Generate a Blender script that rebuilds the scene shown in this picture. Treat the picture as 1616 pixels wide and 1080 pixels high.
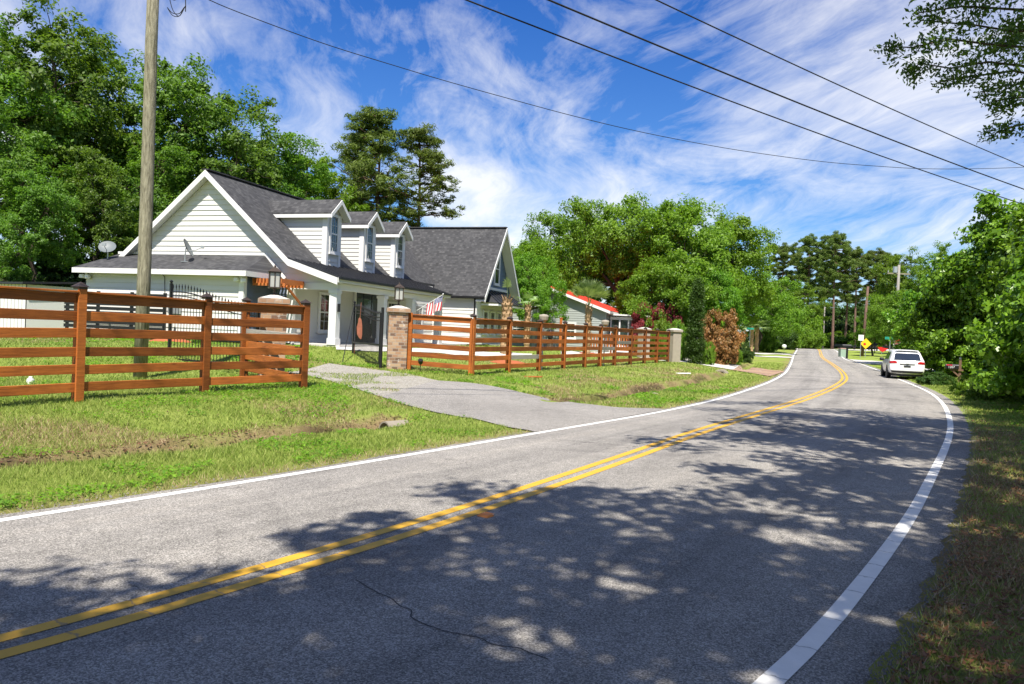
import bpy, bmesh, math, random
import numpy as np
from mathutils import Vector, Matrix, Euler

R = math.radians
SC = bpy.context.scene
COL = SC.collection
for _o in list(bpy.data.objects): bpy.data.objects.remove(_o)

# ---------------------------------------------------------------- camera
EYE = 1.68
F = 1200.0; W, H = 1616, 1080
PITCH = -math.atan((540 - 522.9) / F); ROLL = R(2.4)
cam = bpy.data.cameras.new('camera'); camo = bpy.data.objects.new('camera', cam); COL.objects.link(camo)
cam.sensor_fit = 'HORIZONTAL'; cam.sensor_width = 36; cam.lens = 36 * F / W
cam.clip_start = 0.05; cam.clip_end = 5000
camo.matrix_world = Matrix.Translation((0, 0, EYE)) @ Matrix.Rotation(R(90) + PITCH, 4, 'X') @ Matrix.Rotation(ROLL, 4, 'Z')
SC.camera = camo

# ---------------------------------------------------------------- light
SUN_EL = R(59)
TO_SUN = Vector((-0.05, -1.0, 0)).normalized() * math.cos(SUN_EL) + Vector((0, 0, math.sin(SUN_EL)))
sl = bpy.data.lights.new('sun', 'SUN'); sl.energy = 5.0; sl.angle = R(0.53); sl.color = (1.0, 0.935, 0.83)
so = bpy.data.objects.new('sun', sl); COL.objects.link(so)
so.rotation_euler = (-TO_SUN).to_track_quat('-Z', 'Y').to_euler()
SC.view_settings.view_transform = 'Standard'; SC.view_settings.look = 'None'
SC.view_settings.exposure = 0.86; SC.view_settings.gamma = 1.0
SC.cycles.use_denoising = True
SC.cycles.max_bounces = 7; SC.cycles.diffuse_bounces = 3; SC.cycles.glossy_bounces = 3
SC.cycles.transmission_bounces = 4; SC.cycles.caustics_reflective = False; SC.cycles.caustics_refractive = False
SC.cycles.sample_clamp_indirect = 4.0

class NT:
    """tiny node helper"""
    def __init__(s, tree): s.t = tree; s.n = tree.nodes; s.l = tree.links
    def new(s, typ, **kw):
        n = s.n.new(typ)
        for k, v in kw.items():
            if k in n.inputs.keys() if False else False: pass
            setattr(n, k, v)
        return n
    def link(s, a, b): s.l.new(a, b)
    def setin(s, n, key, v):
        i = n.inputs[key]
        if isinstance(v, bpy.types.NodeSocket): s.l.new(v, i)
        else: i.default_value = v
    def math(s, op, a, b=0.0, c=0.0, clamp=False):
        n = s.n.new('ShaderNodeMath'); n.operation = op; n.use_clamp = clamp
        for i, v in enumerate((a, b, c)): s.setin(n, i, v)
        return n.outputs[0]
    def mix(s, f, a, b, blend='MIX'):
        n = s.n.new('ShaderNodeMix'); n.data_type = 'RGBA'; n.blend_type = blend
        s.setin(n, 0, f)
        for key, v in ((6, a), (7, b)):
            if not isinstance(v, bpy.types.NodeSocket) and len(v) == 3: v = (*v, 1)
            s.setin(n, key, v)
        return n.outputs[2]
    def noise(s, vec=None, scale=5, detail=4, rough=0.55, dist=0.0, out=0):
        n = s.n.new('ShaderNodeTexNoise')
        n.inputs['Scale'].default_value = scale; n.inputs['Detail'].default_value = detail
        n.inputs['Roughness'].default_value = rough; n.inputs['Distortion'].default_value = dist
        if vec is not None: s.link(vec, n.inputs['Vector'])
        return n.outputs[out]
    def ramp(s, fac, stops, interp='LINEAR'):
        n = s.n.new('ShaderNodeValToRGB'); cr = n.color_ramp; cr.interpolation = interp
        while len(cr.elements) < len(stops): cr.elements.new(0.5)
        for e, (p, c) in zip(cr.elements, stops):
            e.position = p
            if isinstance(c, (int, float)): c = (c, c, c)
            e.color = (*c[:3], 1)
        s.link(fac, n.inputs[0]); return n.outputs[0]
    def coord(s, which='Object'): return s.n.new('ShaderNodeTexCoord').outputs[which]
    def mapping(s, vec, scale=(1, 1, 1), rot=(0, 0, 0), loc=(0, 0, 0)):
        n = s.n.new('ShaderNodeMapping'); s.link(vec, n.inputs[0])
        n.inputs['Scale'].default_value = scale; n.inputs['Rotation'].default_value = rot; n.inputs['Location'].default_value = loc
        return n.outputs[0]
    def sep(s, v):
        n = s.n.new('ShaderNodeSeparateXYZ'); s.link(v, n.inputs[0]); return n.outputs
    def comb(s, x, y, z):
        n = s.n.new('ShaderNodeCombineXYZ')
        for i, v in enumerate((x, y, z)): s.setin(n, i, v)
        return n.outputs[0]
    def bump(s, h, strength=0.3, dist=0.02):
        n = s.n.new('ShaderNodeBump'); n.inputs['Strength'].default_value = strength; n.inputs['Distance'].default_value = dist
        s.link(h, n.inputs['Height']); return n.outputs[0]

# ---------------------------------------------------------------- sky
wd = bpy.data.worlds.new('World'); SC.world = wd; wd.use_nodes = True
nt = NT(wd.node_tree); nt.n.clear()
sky = nt.new('ShaderNodeTexSky'); sky.sky_type = 'NISHITA'; sky.sun_disc = False
sky.sun_elevation = SUN_EL; sky.sun_rotation = R(177); sky.air_density = 1.0; sky.dust_density = 0.6; sky.ozone_density = 2.5
d = nt.coord('Generated'); dx, dy, dz = nt.sep(d)
zc = nt.math('ADD', nt.math('MAXIMUM', dz, 0.0), 0.20)
u = nt.math('DIVIDE', dx, zc); v = nt.math('DIVIDE', dy, zc)
pv = nt.mapping(nt.comb(u, v, 0.0), loc=(33.1, 7.7, 0), rot=(0, 0, R(-14)))
warp = nt.noise(pv, 0.9, 3, 0.5, out=1)
wv = nt.n.new('ShaderNodeVectorMath'); wv.operation = 'MULTIPLY_ADD'
nt.link(warp, wv.inputs[0]); wv.inputs[1].default_value = (0.55, 0.55, 0); nt.link(pv, wv.inputs[2])
st = nt.mapping(wv.outputs[0], scale=(1.6, 0.75, 1))
streak = nt.noise(st, 1.35, 9, 0.62, 0.9)
fine = nt.noise(nt.mapping(wv.outputs[0], scale=(2.6, 0.9, 1), rot=(0, 0, R(12))), 5.0, 7, 0.66, 0.6)
big = nt.noise(nt.mapping(pv, scale=(0.8, 0.5, 1), loc=(5.2, 0.3, 0)), 1.15, 3, 0.5)
tot = nt.math('ADD', nt.math('ADD', nt.math('MULTIPLY', streak, 0.68), nt.math('MULTIPLY', big, 0.62)), nt.math('MULTIPLY', fine, 0.20))
hor = nt.math('SUBTRACT', 1.0, nt.math('MULTIPLY', dz, 2.2), clamp=True)
tot = nt.math('ADD', tot, nt.math('MULTIPLY', hor, 0.055))
mask = nt.ramp(tot, [(0.69, 0.0), (0.80, 0.36), (0.95, 0.84)])
tint = nt.ramp(dz, [(0.02, (0.62, 0.90, 1.15)), (0.45, (0.16, 0.52, 1.14))])
base = nt.mix(1.0, sky.outputs[0], tint, 'MULTIPLY')
skyc = nt.mix(nt.math('MULTIPLY', mask, 0.93), base, (8.8, 8.65, 8.4))
bg = nt.new('ShaderNodeBackground'); nt.link(skyc, bg.inputs[0]); bg.inputs[1].default_value = 0.076
nt.link(bg.outputs[0], nt.new('ShaderNodeOutputWorld').inputs[0])

# ---------------------------------------------------------------- pixel rays (photo measurements -> world)
_cm = np.array(camo.matrix_world)[:3, :3]
def ray(px, py):
    return _cm @ np.array([px - 808.0, -(py - 540.0), -F])
def at(px, py, D):
    """world point seen at photo pixel (px,py) at distance Y = D"""
    r = ray(px, py); t = D / r[1]
    return Vector((r[0] * t, D, EYE + r[2] * t))
def sstep(a, b, x):
    t = np.clip((np.asarray(x, float) - a) / (b - a), 0, 1); return t * t * (3 - 2 * t)
def grade(y): return 0.88 * sstep(55, 122, y)
def gp0(px, py):
    r = ray(px, py); t = np.linspace(2.0, 190, 9000) / r[1]
    below = (EYE + r[2] * t) < grade(r[1] * t)
    i = int(np.argmax(below)) if below.any() else len(t) - 1
    return (r[0] * t[i], r[1] * t[i])
def resample(pts, step):
    P = [Vector((p[0], p[1])) for p in pts]
    out = []
    for i in range(len(P) - 1):
        p0 = P[max(i - 1, 0)]; p1 = P[i]; p2 = P[i + 1]; p3 = P[min(i + 2, len(P) - 1)]
        n = max(2, int((p2 - p1).length / step))
        for k in range(n):
            t = k / n
            out.append(0.5 * ((2 * p1) + (p2 - p0) * t + (2 * p0 - 5 * p1 + 4 * p2 - p3) * t * t + (3 * p1 - p0 - 3 * p2 + p3) * t ** 3))
    out.append(P[-1]); return np.array([(q.x, q.y) for q in out])
Lp = [(0, 826), (200, 794), (400, 762), (600, 728), (850, 685), (950, 668), (1040, 652), (1130, 632), (1190, 613), (1222, 600), (1240, 588), (1248, 575), (1252, 563)]
Yp = [(0, 1045), (200, 986), (400, 924), (600, 861), (800, 795), (1000, 724), (1100, 687), (1200, 655), (1280, 629), (1322, 610), (1333, 598), (1325, 585), (1312, 575), (1297, 564)]
Rp = [(1237, 1080), (1310, 992), (1402, 870), (1437.7, 820), (1474, 747), (1492, 708.5), (1500, 680), (1497, 656.6), (1486, 636), (1466, 620), (1435, 606), (1409, 595.7), (1383, 584), (1355, 573.7), (1331.4, 566)]
far_l = [(45.2, 121), (45.5, 131), (41, 141), (30, 150), (15, 156)]
far_y = [(47.6, 119), (48.5, 131.5), (43.5, 143.5), (31.5, 153), (16, 159)]
far_r = [(49.8, 118), (51.6, 132), (46, 146), (33, 156), (17, 162)]
def even_(p, st):
    s = np.concatenate([[0], np.cumsum(np.linalg.norm(np.diff(p, axis=0), axis=1))]); q = np.linspace(0, s[-1], int(s[-1] / st))
    return np.stack([np.interp(q, s, p[:, 0]), np.interp(q, s, p[:, 1])], 1)
def prep(pp, back, far, lim):
    q = [gp0(*p) for p in pp]
    q = [p for p in q if p[1] < lim]
    S_ = even_(resample(back + q + far, 0.4), 0.4)
    for _ in range(12): S_[1:-1] = .25 * S_[:-2] + .5 * S_[1:-1] + .25 * S_[2:]
    return S_[::2]
LW = prep(Lp, [(-21, -13.5), (-13.6, -5.2), (-8.3, 0.6)], far_l, 92)
YW = prep(Yp, [(-16.2, -11.7), (-9.3, -4.6), (-5.2, 0.3)], far_y, 88)
RW = prep(Rp, [(-11.3, -10.2), (-5.2, -3.6), (-1.6, 0.35)], far_r, 88)

def sdist(poly, X, Y):
    """signed distance to polyline: + left of travel direction, - right"""
    X = np.asarray(X, float).ravel(); Y = np.asarray(Y, float).ravel()
    A = poly[:-1]; B = poly[1:]; d = B - A; L2 = (d ** 2).sum(1) + 1e-9
    out = np.empty(len(X))
    for s in range(0, len(X), 20000):
        x = X[s:s + 20000, None]; y = Y[s:s + 20000, None]
        t = np.clip(((x - A[:, 0]) * d[:, 0] + (y - A[:, 1]) * d[:, 1]) / L2, 0, 1)
        ex = x - (A[:, 0] + t * d[:, 0]); ey = y - (A[:, 1] + t * d[:, 1])
        q = ex * ex + ey * ey; k = q.argmin(1); r = np.arange(len(k))
        cr = d[k, 0] * ey[r, k] - d[k, 1] * ex[r, k]
        out[s:s + 20000] = np.sqrt(q[r, k]) * np.where(cr >= 0, 1, -1)
    return out
def offset(poly, off):
    d = np.gradient(poly, axis=0); d /= np.linalg.norm(d, axis=1)[:, None] + 1e-9
    off = np.asarray(off)[..., None] if np.ndim(off) else off
    return poly + np.stack([-d[:, 1], d[:, 0]], 1) * off
REDGE = offset(RW, -0.42); LEDGE = offset(LW, 0.16)

def pseg(x, y, a, b):
    a = np.array(a, float); b = np.array(b, float); d = b - a
    t = np.clip(((x - a[0]) * d[0] + (y - a[1]) * d[1]) / (d @ d), 0, 1)
    return np.hypot(x - a[0] - t * d[0], y - a[1] - t * d[1])
DRIVE_A = ((2.6, 14.3), (-3.2, 18.6))      # paved apron axis
DRIVE_B = ((15.2, 40.0), (10.3, 43.5))     # second driveway axis
_rs = np.random.RandomState(7)
_lat = _rs.rand(64, 64)
def vnoise(x, y, s):
    x = np.asarray(x) / s + 100; y = np.asarray(y) / s + 100
    i = np.floor(x).astype(int); j = np.floor(y).astype(int); fx = x - i; fy = y - j
    fx = fx * fx * (3 - 2 * fx); fy = fy * fy * (3 - 2 * fy); g = lambda a, b: _lat[a % 64, b % 64]
    return (g(i, j) * (1 - fx) + g(i + 1, j) * fx) * (1 - fy) + (g(i, j + 1) * (1 - fx) + g(i + 1, j + 1) * fx) * fy
def hz(x, y, info=False):
    sh = np.shape(x); x = np.asarray(x, float).ravel(); y = np.asarray(y, float).ravel()
    dl = sdist(LEDGE, x, y); dr = -sdist(REDGE, x, y)
    z = grade(y)
    # left side: shoulder, ditch, bank, lot
    fill = np.maximum(1 - sstep(2.5, 3.7, pseg(x, y, *DRIVE_A)), 1 - sstep(1.6, 2.8, pseg(x, y, *DRIVE_B)))
    wob = (vnoise(x, y, 2.3) - .5) * 0.5
    dd = dl + wob
    depth = 0.62 * (1 - 0.45 * sstep(15, 30, y)) * (1 - sstep(50, 62, y))
    ditch = depth * sstep(1.75, 2.35, dd) * (1 - 0.86 * sstep(2.62, 3.02, dd) - 0.14 * sstep(2.95, 5.4, dd)) * (1 - fill)
    lot = 0.20 * sstep(2.6, 6.3, dl) + 0.06 * sstep(6.5, 9.5, dl) + 0.54 * sstep(9.8, 14.2, dl) * (1 - 0.65 * sstep(42, 54, y)) * sstep(8, 18, y)
    zl = 0.015 + lot - ditch + 0.03 * np.exp(-((dl - 1.35) / 0.5) ** 2) + (vnoise(x, y, 0.9) - .5) * 0.05 * sstep(0.2, 1.2, dl) * (1 - fill)
    zr = 0.02 + 0.10 * sstep(0.6, 3.0, dr) + 0.3 * sstep(4, 12, dr) + (vnoise(x + 9, y, 0.7) - .5) * 0.05 * sstep(0.1, 0.7, dr)
    on = (dl < 0) & (dr < 0)
    edge = np.maximum(dl, dr)
    road = -0.09 + 0.105 * np.maximum(sstep(-0.30, 0.05, dl), sstep(-0.34, -0.08, dr))
    z = z - 0.20 * np.exp(-(((x + 2.36) ** 2 + (y - 13.70) ** 2) / 0.10))
    z = z + np.where(on, np.minimum(road, 0.016) + (vnoise(x, y, 0.35) - .5) * 0.012 * sstep(-.2, 0, dr), np.where(dl >= 0, zl, zr))
    if info: return z.reshape(sh), dl.reshape(sh), dr.reshape(sh), ditch.reshape(sh), fill.reshape(sh)
    return z.reshape(sh)
def hz1(x, y): return float(hz(np.array([x]), np.array([y]))[0])
def gp(px, py, lift=0.0, tmax=150):
    """ground point seen at photo pixel"""
    r = ray(px, py); t = np.concatenate([np.linspace(2.5, 60, 2300), np.linspace(60, tmax, 900)]) / r[1]
    below = (EYE + r[2] * t) < hz(r[0] * t, r[1] * t) + lift
    i = int(np.argmax(below)) if below.any() else len(t) - 1
    x, y = r[0] * t[i], r[1] * t[i]
    return Vector((x, y, hz1(x, y)))

# ---------------------------------------------------------------- object helpers
def tag(o, label=None, cat=None, group=None, kind=None):
    if label: o['label'] = label
    if cat: o['category'] = cat
    if group: o['group'] = group
    if kind: o['kind'] = kind
    return o
def thing(name, label, cat, loc=(0, 0, 0), rz=0.0, group=None):
    o = bpy.data.objects.new(name, None); COL.objects.link(o)
    o.location = loc; o.rotation_euler = (0, 0, rz); o.empty_display_size = 0.2
    return tag(o, label, cat, group)
def kids(o): return [c for c in bpy.data.objects if c.parent == o]
def dup(o, parent=None):
    c = o.copy(); COL.objects.link(c)
    if parent is not None: c.parent = parent
    for ch in kids(o): dup(ch, c)
    return c
def mesh_np(name, V, Fc, mat, parent=None, smooth=False, nv=4):
    """big mesh from arrays: V (n,3), Fc (m,nv)"""
    me = bpy.data.meshes.new(name); V = np.asarray(V, np.float32); Fc = np.asarray(Fc, np.int32)
    me.vertices.add(len(V)); me.vertices.foreach_set('co', V.ravel())
    me.loops.add(Fc.size); me.loops.foreach_set('vertex_index', Fc.ravel())
    me.polygons.add(len(Fc)); me.polygons.foreach_set('loop_start', np.arange(0, Fc.size, nv, dtype=np.int32))
    me.polygons.foreach_set('loop_total', np.full(len(Fc), nv, np.int32))
    if smooth: me.polygons.foreach_set('use_smooth', np.ones(len(Fc), bool))
    me.update(calc_edges=True); me.materials.append(mat)
    o = bpy.data.objects.new(name, me); COL.objects.link(o)
    if parent is not None: o.parent = parent
    return o
class MB:
    def __init__(s): s.v = []; s.f = []
    def add(s, vs, fs):
        b = len(s.v); s.v += [tuple(v) for v in vs]; s.f += [tuple(i + b for i in f) for f in fs]; return s
    def box(s, x0, x1, y0, y1, z0, z1):
        return s.add([(x0, y0, z0), (x1, y0, z0), (x1, y1, z0), (x0, y1, z0), (x0, y0, z1), (x1, y0, z1), (x1, y1, z1), (x0, y1, z1)],
                     [(0, 3, 2, 1), (4, 5, 6, 7), (0, 1, 5, 4), (1, 2, 6, 5), (2, 3, 7, 6), (3, 0, 4, 7)])
    def beam(s, a, b, w, h, up=(0, 0, 1)):
        a = Vector(a); b = Vector(b); t = (b - a).normalized(); sd = t.cross(Vector(up))
        if sd.length < 1e-4: sd = t.cross(Vector((1, 0, 0)))
        sd.normalize(); u2 = sd.cross(t).normalized(); sd *= w / 2; u2 *= h / 2
        vs = [p + i * sd + j * u2 for p in (a, b) for i, j in ((-1, -1), (1, -1), (1, 1), (-1, 1))]
        return s.add(vs, [(0, 1, 2, 3), (7, 6, 5, 4), (0, 4, 5, 1), (1, 5, 6, 2), (2, 6, 7, 3), (3, 7, 4, 0)])
    def prism(s, poly, ext):
        """poly: list of 3d pts (planar), ext: vector"""
        n = len(poly); e = Vector(ext); P = [Vector(p) for p in poly]
        vs = P + [p + e for p in P]
        return s.add(vs, [tuple(range(n))[::-1], tuple(range(n, 2 * n))] + [(i, (i + 1) % n, n + (i + 1) % n, n + i) for i in range(n)])
    def tube(s, pts, rad, n=8, cap=True):
        P = [Vector(p) for p in pts]; m = len(P)
        if not hasattr(rad, '__len__'): rad = [rad] * m
        vs = []; ref = None
        for i, p in enumerate(P):
            t = (P[min(i + 1, m - 1)] - P[max(i - 1, 0)]); t = t.normalized() if t.length > 1e-9 else Vector((0, 0, 1))
            if ref is None: ref = t.orthogonal().normalized()
            ref = (ref - t * ref.dot(t)); ref = ref.normalized() if ref.length > 1e-6 else t.orthogonal().normalized()
            bi = t.cross(ref)
            for k in range(n):
                a = 2 * math.pi * k / n; vs.append(p + (ref * math.cos(a) + bi * math.sin(a)) * rad[i])
        fs = [(i * n + k, i * n + (k + 1) % n, (i + 1) * n + (k + 1) % n, (i + 1) * n + k) for i in range(m - 1) for k in range(n)]
        if cap: fs += [tuple(range(n))[::-1], tuple(range((m - 1) * n, m * n))]
        return s.add(vs, fs)
    def lathe(s, prof, n=12, at=(0, 0, 0)):
        """prof: (r,z) list"""
        vs = [(at[0] + r * math.cos(2 * math.pi * k / n), at[1] + r * math.sin(2 * math.pi * k / n), at[2] + z) for r, z in prof for k in range(n)]
        m = len(prof)
        fs = [(i * n + k, i * n + (k + 1) % n, (i + 1) * n + (k + 1) % n, (i + 1) * n + k) for i in range(m - 1) for k in range(n)]
        fs += [tuple(range(n))[::-1], tuple(range((m - 1) * n, m * n))]
        return s.add(vs, fs)
    def build(s, name, mat, parent=None, smooth=False, bevel=0.0):
        me = bpy.data.meshes.new(name); me.from_pydata(s.v, [], s.f); me.update()
        bm = bmesh.new(); bm.from_mesh(me); bmesh.ops.recalc_face_normals(bm, faces=bm.faces)
        if bevel: bmesh.ops.bevel(bm, geom=bm.edges[:], offset=bevel, segments=1, affect='EDGES')
        bm.to_mesh(me); bm.free()
        if smooth:
            me.polygons.foreach_set('use_smooth', [True] * len(me.polygons))
        me.materials.append(mat)
        o = bpy.data.objects.new(name, me); COL.objects.link(o)
        if parent is not None: o.parent = parent
        return o
def bar(name, a, b, w, h, mat, parent, bevel=0.006):
    """one board as its own object, local X along its length"""
    a = Vector(a); b = Vector(b); L = (b - a).length; t = (b - a) / L
    o = MB().box(-L / 2, L / 2, -w / 2, w / 2, -h / 2, h / 2).build(name, mat, parent, bevel=bevel)
    o.location = (a + b) / 2
    o.rotation_euler = (0, -math.asin(max(-1, min(1, t.z))), math.atan2(t.y, t.x))
    return o

# ---------------------------------------------------------------- materials
def material(name):
    m = bpy.data.materials.new(name); m.use_nodes = True; t = NT(m.node_tree)
    p = t.n['Principled BSDF']; return m, t, p
def simple(name, col, rough=0.6, metal=0.0, var=0.12, scale=6.0, spec=0.4, bump=0.0):
    m, t, p = material(name)
    f = t.noise(t.coord(), scale, 5, 0.6)
    c = t.mix(f, tuple(x * (1 - var) for x in col), tuple(min(1, x * (1 + var)) for x in col))
    t.link(c, p.inputs['Base Color']); p.inputs['Roughness'].default_value = rough
    p.inputs['Metallic'].default_value = metal; p.inputs['Specular IOR Level'].default_value = spec
    if bump: t.link(t.bump(f, bump, 0.01), p.inputs['Normal'])
    return m
def wood(name, dark, light, rough=0.55):
    m, t, p = material(name)
    oi = t.n.new('ShaderNodeObjectInfo')
    off = t.n.new('ShaderNodeVectorMath'); off.operation = 'MULTIPLY_ADD'
    t.link(oi.outputs['Random'], off.inputs[0]); off.inputs[1].default_value = (37, 17, 23); t.link(t.coord(), off.inputs[2])
    v = off.outputs[0]
    g = t.ramp(t.noise(t.mapping(v, (0.9, 16, 16)), 2.6, 6, 0.65, 0.8), [(0.30, 0.0), (0.70, 1.0)])
    big = t.noise(v, 1.6, 3)
    kn = t.n.new('ShaderNodeTexVoronoi'); kn.inputs['Scale'].default_value = 1.0; t.link(t.mapping(v, (1.4, 6, 6)), kn.inputs['Vector'])
    knot = t.ramp(kn.outputs['Distance'], [(0.03, 1.0), (0.10, 0.0)])
    c = t.mix(t.math('ADD', t.math('MULTIPLY', g, 0.62), t.math('MULTIPLY_ADD', big, 0.9, -0.22), clamp=True), dark, light)
    c = t.mix(t.math('MULTIPLY', knot, 0.6), c, tuple(x * 0.35 for x in dark))
    hs = t.n.new('ShaderNodeHueSaturation'); t.link(c, hs.inputs['Color'])
    t.link(t.math('ADD', t.math('MULTIPLY', oi.outputs['Random'], 0.70), 0.62), hs.inputs['Value'])
    t.link(hs.outputs[0], p.inputs['Base Color'])
    t.link(t.bump(g, 0.35, 0.006), p.inputs['Normal']); p.inputs['Roughness'].default_value = rough
    p.inputs['Specular IOR Level'].default_value = 0.25
    return m
def shingles(name, mode):
    m, t, p = material(name); x, y, z = t.sep(t.coord())
    vec = t.comb(y, t.math('MULTIPLY', z, 1.5), 0) if mode == 'y' else t.comb(x, t.math('MULTIPLY', z, {'x': 1.3, 'low': 2.6}[mode]), 0)
    b = t.n.new('ShaderNodeTexBrick'); t.link(vec, b.inputs['Vector']); b.offset = 0.37; b.offset_frequency = 3
    b.inputs['Scale'].default_value = 1.0; b.inputs['Brick Width'].default_value = 0.17; b.inputs['Row Height'].default_value = 0.13
    b.inputs['Mortar Size'].default_value = 0.010; b.inputs['Color1'].default_value = (0.0, 0, 0, 1); b.inputs['Color2'].default_value = (1, 1, 1, 1)
    b.inputs['Mortar'].default_value = (0.2, 0.2, 0.2, 1); b.inputs['Bias'].default_value = 0
    g = t.noise(t.coord(), 60, 3, 0.7); big = t.noise(t.coord(), 0.8, 4)
    f = t.math('ADD', t.math('ADD', t.math('MULTIPLY', b.outputs[0], 0.38), t.math('MULTIPLY', g, 0.36)), t.math('MULTIPLY', big, 0.30))
    c = t.ramp(f, [(0.15, (0.022, 0.022, 0.023)), (0.55, (0.060, 0.060, 0.062)), (0.95, (0.120, 0.118, 0.116))])
    t.link(c, p.inputs['Base Color']); p.inputs['Roughness'].default_value = 0.9; p.inputs['Specular IOR Level'].default_value = 0.25
    t.link(t.bump(t.math('ADD', b.outputs[0], g), 0.5, 0.012), p.inputs['Normal'])
    return m
def bricks(name):
    m, t, p = material(name); x, y, z = t.sep(t.coord())
    b = t.n.new('ShaderNodeTexBrick'); t.link(t.comb(t.math('ADD', x, y), z, 0), b.inputs['Vector'])
    b.inputs['Scale'].default_value = 1.0; b.inputs['Brick Width'].default_value = 0.185; b.inputs['Row Height'].default_value = 0.098
    b.inputs['Mortar Size'].default_value = 0.007; b.inputs['Color1'].default_value = (0, 0, 0, 1); b.inputs['Color2'].default_value = (1, 1, 1, 1)
    b.inputs['Mortar'].default_value = (0.5, 0.5, 0.5, 1)
    c = t.ramp(b.outputs[0], [(0.0, (0.085, 0.042, 0.028)), (0.20, (0.13, 0.060, 0.036)), (0.30, (0.14, 0.065, 0.04)), (0.33, (0.30, 0.165, 0.088)), (0.52, (0.40, 0.23, 0.125)), (0.7, (0.34, 0.18, 0.10)), (0.9, (0.46, 0.31, 0.19))])
    n = t.noise(t.coord(), 30, 4); c = t.mix(t.math('MULTIPLY', n, 0.5), c, (0.30, 0.22, 0.15))
    sm = t.ramp(t.noise(t.coord(), 5, 4, 0.6), [(0.60, 0.0), (0.68, 1.0)])
    c = t.mix(t.math('MULTIPLY', sm, 0.6), c, (0.6, 0.56, 0.52))
    c = t.mix(b.outputs['Fac'], c, (0.34, 0.29, 0.24))
    t.link(c, p.inputs['Base Color']); p.inputs['Roughness'].default_value = 0.9
    t.link(t.bump(t.math('SUBTRACT', t.math('MULTIPLY', n, 0.4), b.outputs['Fac']), 0.6, 0.01), p.inputs['Normal'])
    return m
def leafmat(name, dark, light, trans=0.44, rough=0.5, hue=0.0):
    m, t, p = material(name)
    ge = t.n.new('ShaderNodeNewGeometry'); oi = t.n.new('ShaderNodeObjectInfo')
    big = t.noise(t.coord(), 0.35, 3, 0.6)
    f = t.math('ADD', t.math('MULTIPLY', ge.outputs['Random Per Island'], 0.6), t.math('MULTIPLY', t.math('SUBTRACT', big, 0.3), 0.8), clamp=True)
    c = t.mix(f, dark, light)
    hs = t.n.new('ShaderNodeHueSaturation'); t.link(c, hs.inputs['Color'])
    t.link(t.math('ADD', t.math('MULTIPLY', oi.outputs['Random'], 0.35), 0.82), hs.inputs['Value'])
    t.link(t.math('ADD', t.math('MULTIPLY', oi.outputs['Random'], 0.024), 0.488 + hue), hs.inputs['Hue'])
    c = hs.outputs[0]; t.link(c, p.inputs['Base Color'])
    p.inputs['Roughness'].default_value = rough; p.inputs['Specular IOR Level'].default_value = 0.35
    tr = t.n.new('ShaderNodeBsdfTranslucent')
    t.link(t.mix(1.0, c, (1.25, 1.35, 0.55), 'MULTIPLY'), tr.inputs[0])
    mx = t.n.new('ShaderNodeMixShader'); mx.inputs[0].default_value = trans
    t.link(p.outputs[0], mx.inputs[1]); t.link(tr.outputs[0], mx.inputs[2])
    t.link(mx.outputs[0], t.n['Material Output'].inputs[0])
    return m
def barkmat(name, dark, light, stretch=(6, 6, 1.0)):
    m, t, p = material(name)
    g = t.noise(t.mapping(t.coord(), stretch), 3.0, 6, 0.65, 0.4)
    t.link(t.ramp(g, [(0.3, dark), (0.7, light)]), p.inputs['Base Color'])
    p.inputs['Roughness'].default_value = 0.95; p.inputs['Specular IOR Level'].default_value = 0.1
    t.link(t.bump(g, 0.7, 0.03), p.inputs['Normal']); return m
def glassmat(name, col, rough=0.05):
    m, t, p = material(name)
    f = t.noise(t.coord(), 2.2, 3)
    t.link(t.mix(f, tuple(x * .6 for x in col), tuple(x * 1.3 for x in col)), p.inputs['Base Color'])
    p.inputs['Roughness'].default_value = rough; p.inputs['Specular IOR Level'].default_value = 0.9; return m

M = {}
M['fence'] = wood('stained_fence_wood', (0.125, 0.034, 0.010), (0.48, 0.148, 0.030))
M['fence_grey'] = wood('weathered_grey_wood', (0.22, 0.20, 0.17), (0.40, 0.37, 0.33))
M['cedar'] = wood('cedar_wood', (0.26, 0.07, 0.02), (0.5, 0.17, 0.05))
M['bronze'] = simple('dark_bronze', (0.075, 0.055, 0.042), 0.45, 0.5)
M['black'] = simple('black_powder_coat', (0.012, 0.012, 0.013), 0.4)
M['siding'] = simple('cream_siding', (0.62, 0.61, 0.57), 0.6, var=0.05, scale=1.5)
M['trim'] = simple('white_trim', (0.70, 0.695, 0.68), 0.5, var=0.04)
M['navy'] = simple('slate_blue_siding', (0.115, 0.145, 0.215), 0.6, var=0.12, scale=2)
M['blue_shingle'] = simple('blue_grey_shingle', (0.115, 0.165, 0.235), 0.7, var=0.3, scale=5)
M['door'] = simple('dark_navy_paint', (0.012, 0.020, 0.036), 0.25)
M['roof_y'] = shingles('charcoal_shingles_main', 'y'); M['roof_x'] = shingles('charcoal_shingles_wing', 'x'); M['roof_low'] = shingles('charcoal_shingles_low', 'low')
M['metal_roof'] = simple('black_standing_seam', (0.030, 0.031, 0.036), 0.42, 0.3, var=0.2)
M['glass'] = glassmat('window_glass', (0.022, 0.040, 0.032)); M['glass_lamp'] = glassmat('lantern_glass', (0.42, 0.42, 0.38), 0.15)
M['concrete'] = simple('pale_concrete', (0.50, 0.48, 0.44), 0.85, var=0.10, scale=3)
M['brick'] = bricks('tumbled_brick')
M['stone'] = simple('limestone_cap', (0.34, 0.30, 0.24), 0.85, var=0.2, scale=4)
M['paver'] = bricks('red_brick_paver')
M['white_plastic'] = simple('white_plastic', (0.78, 0.78, 0.76), 0.4)
M['steel'] = simple('galvanised_steel', (0.42, 0.44, 0.45), 0.4, 0.6)
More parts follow.
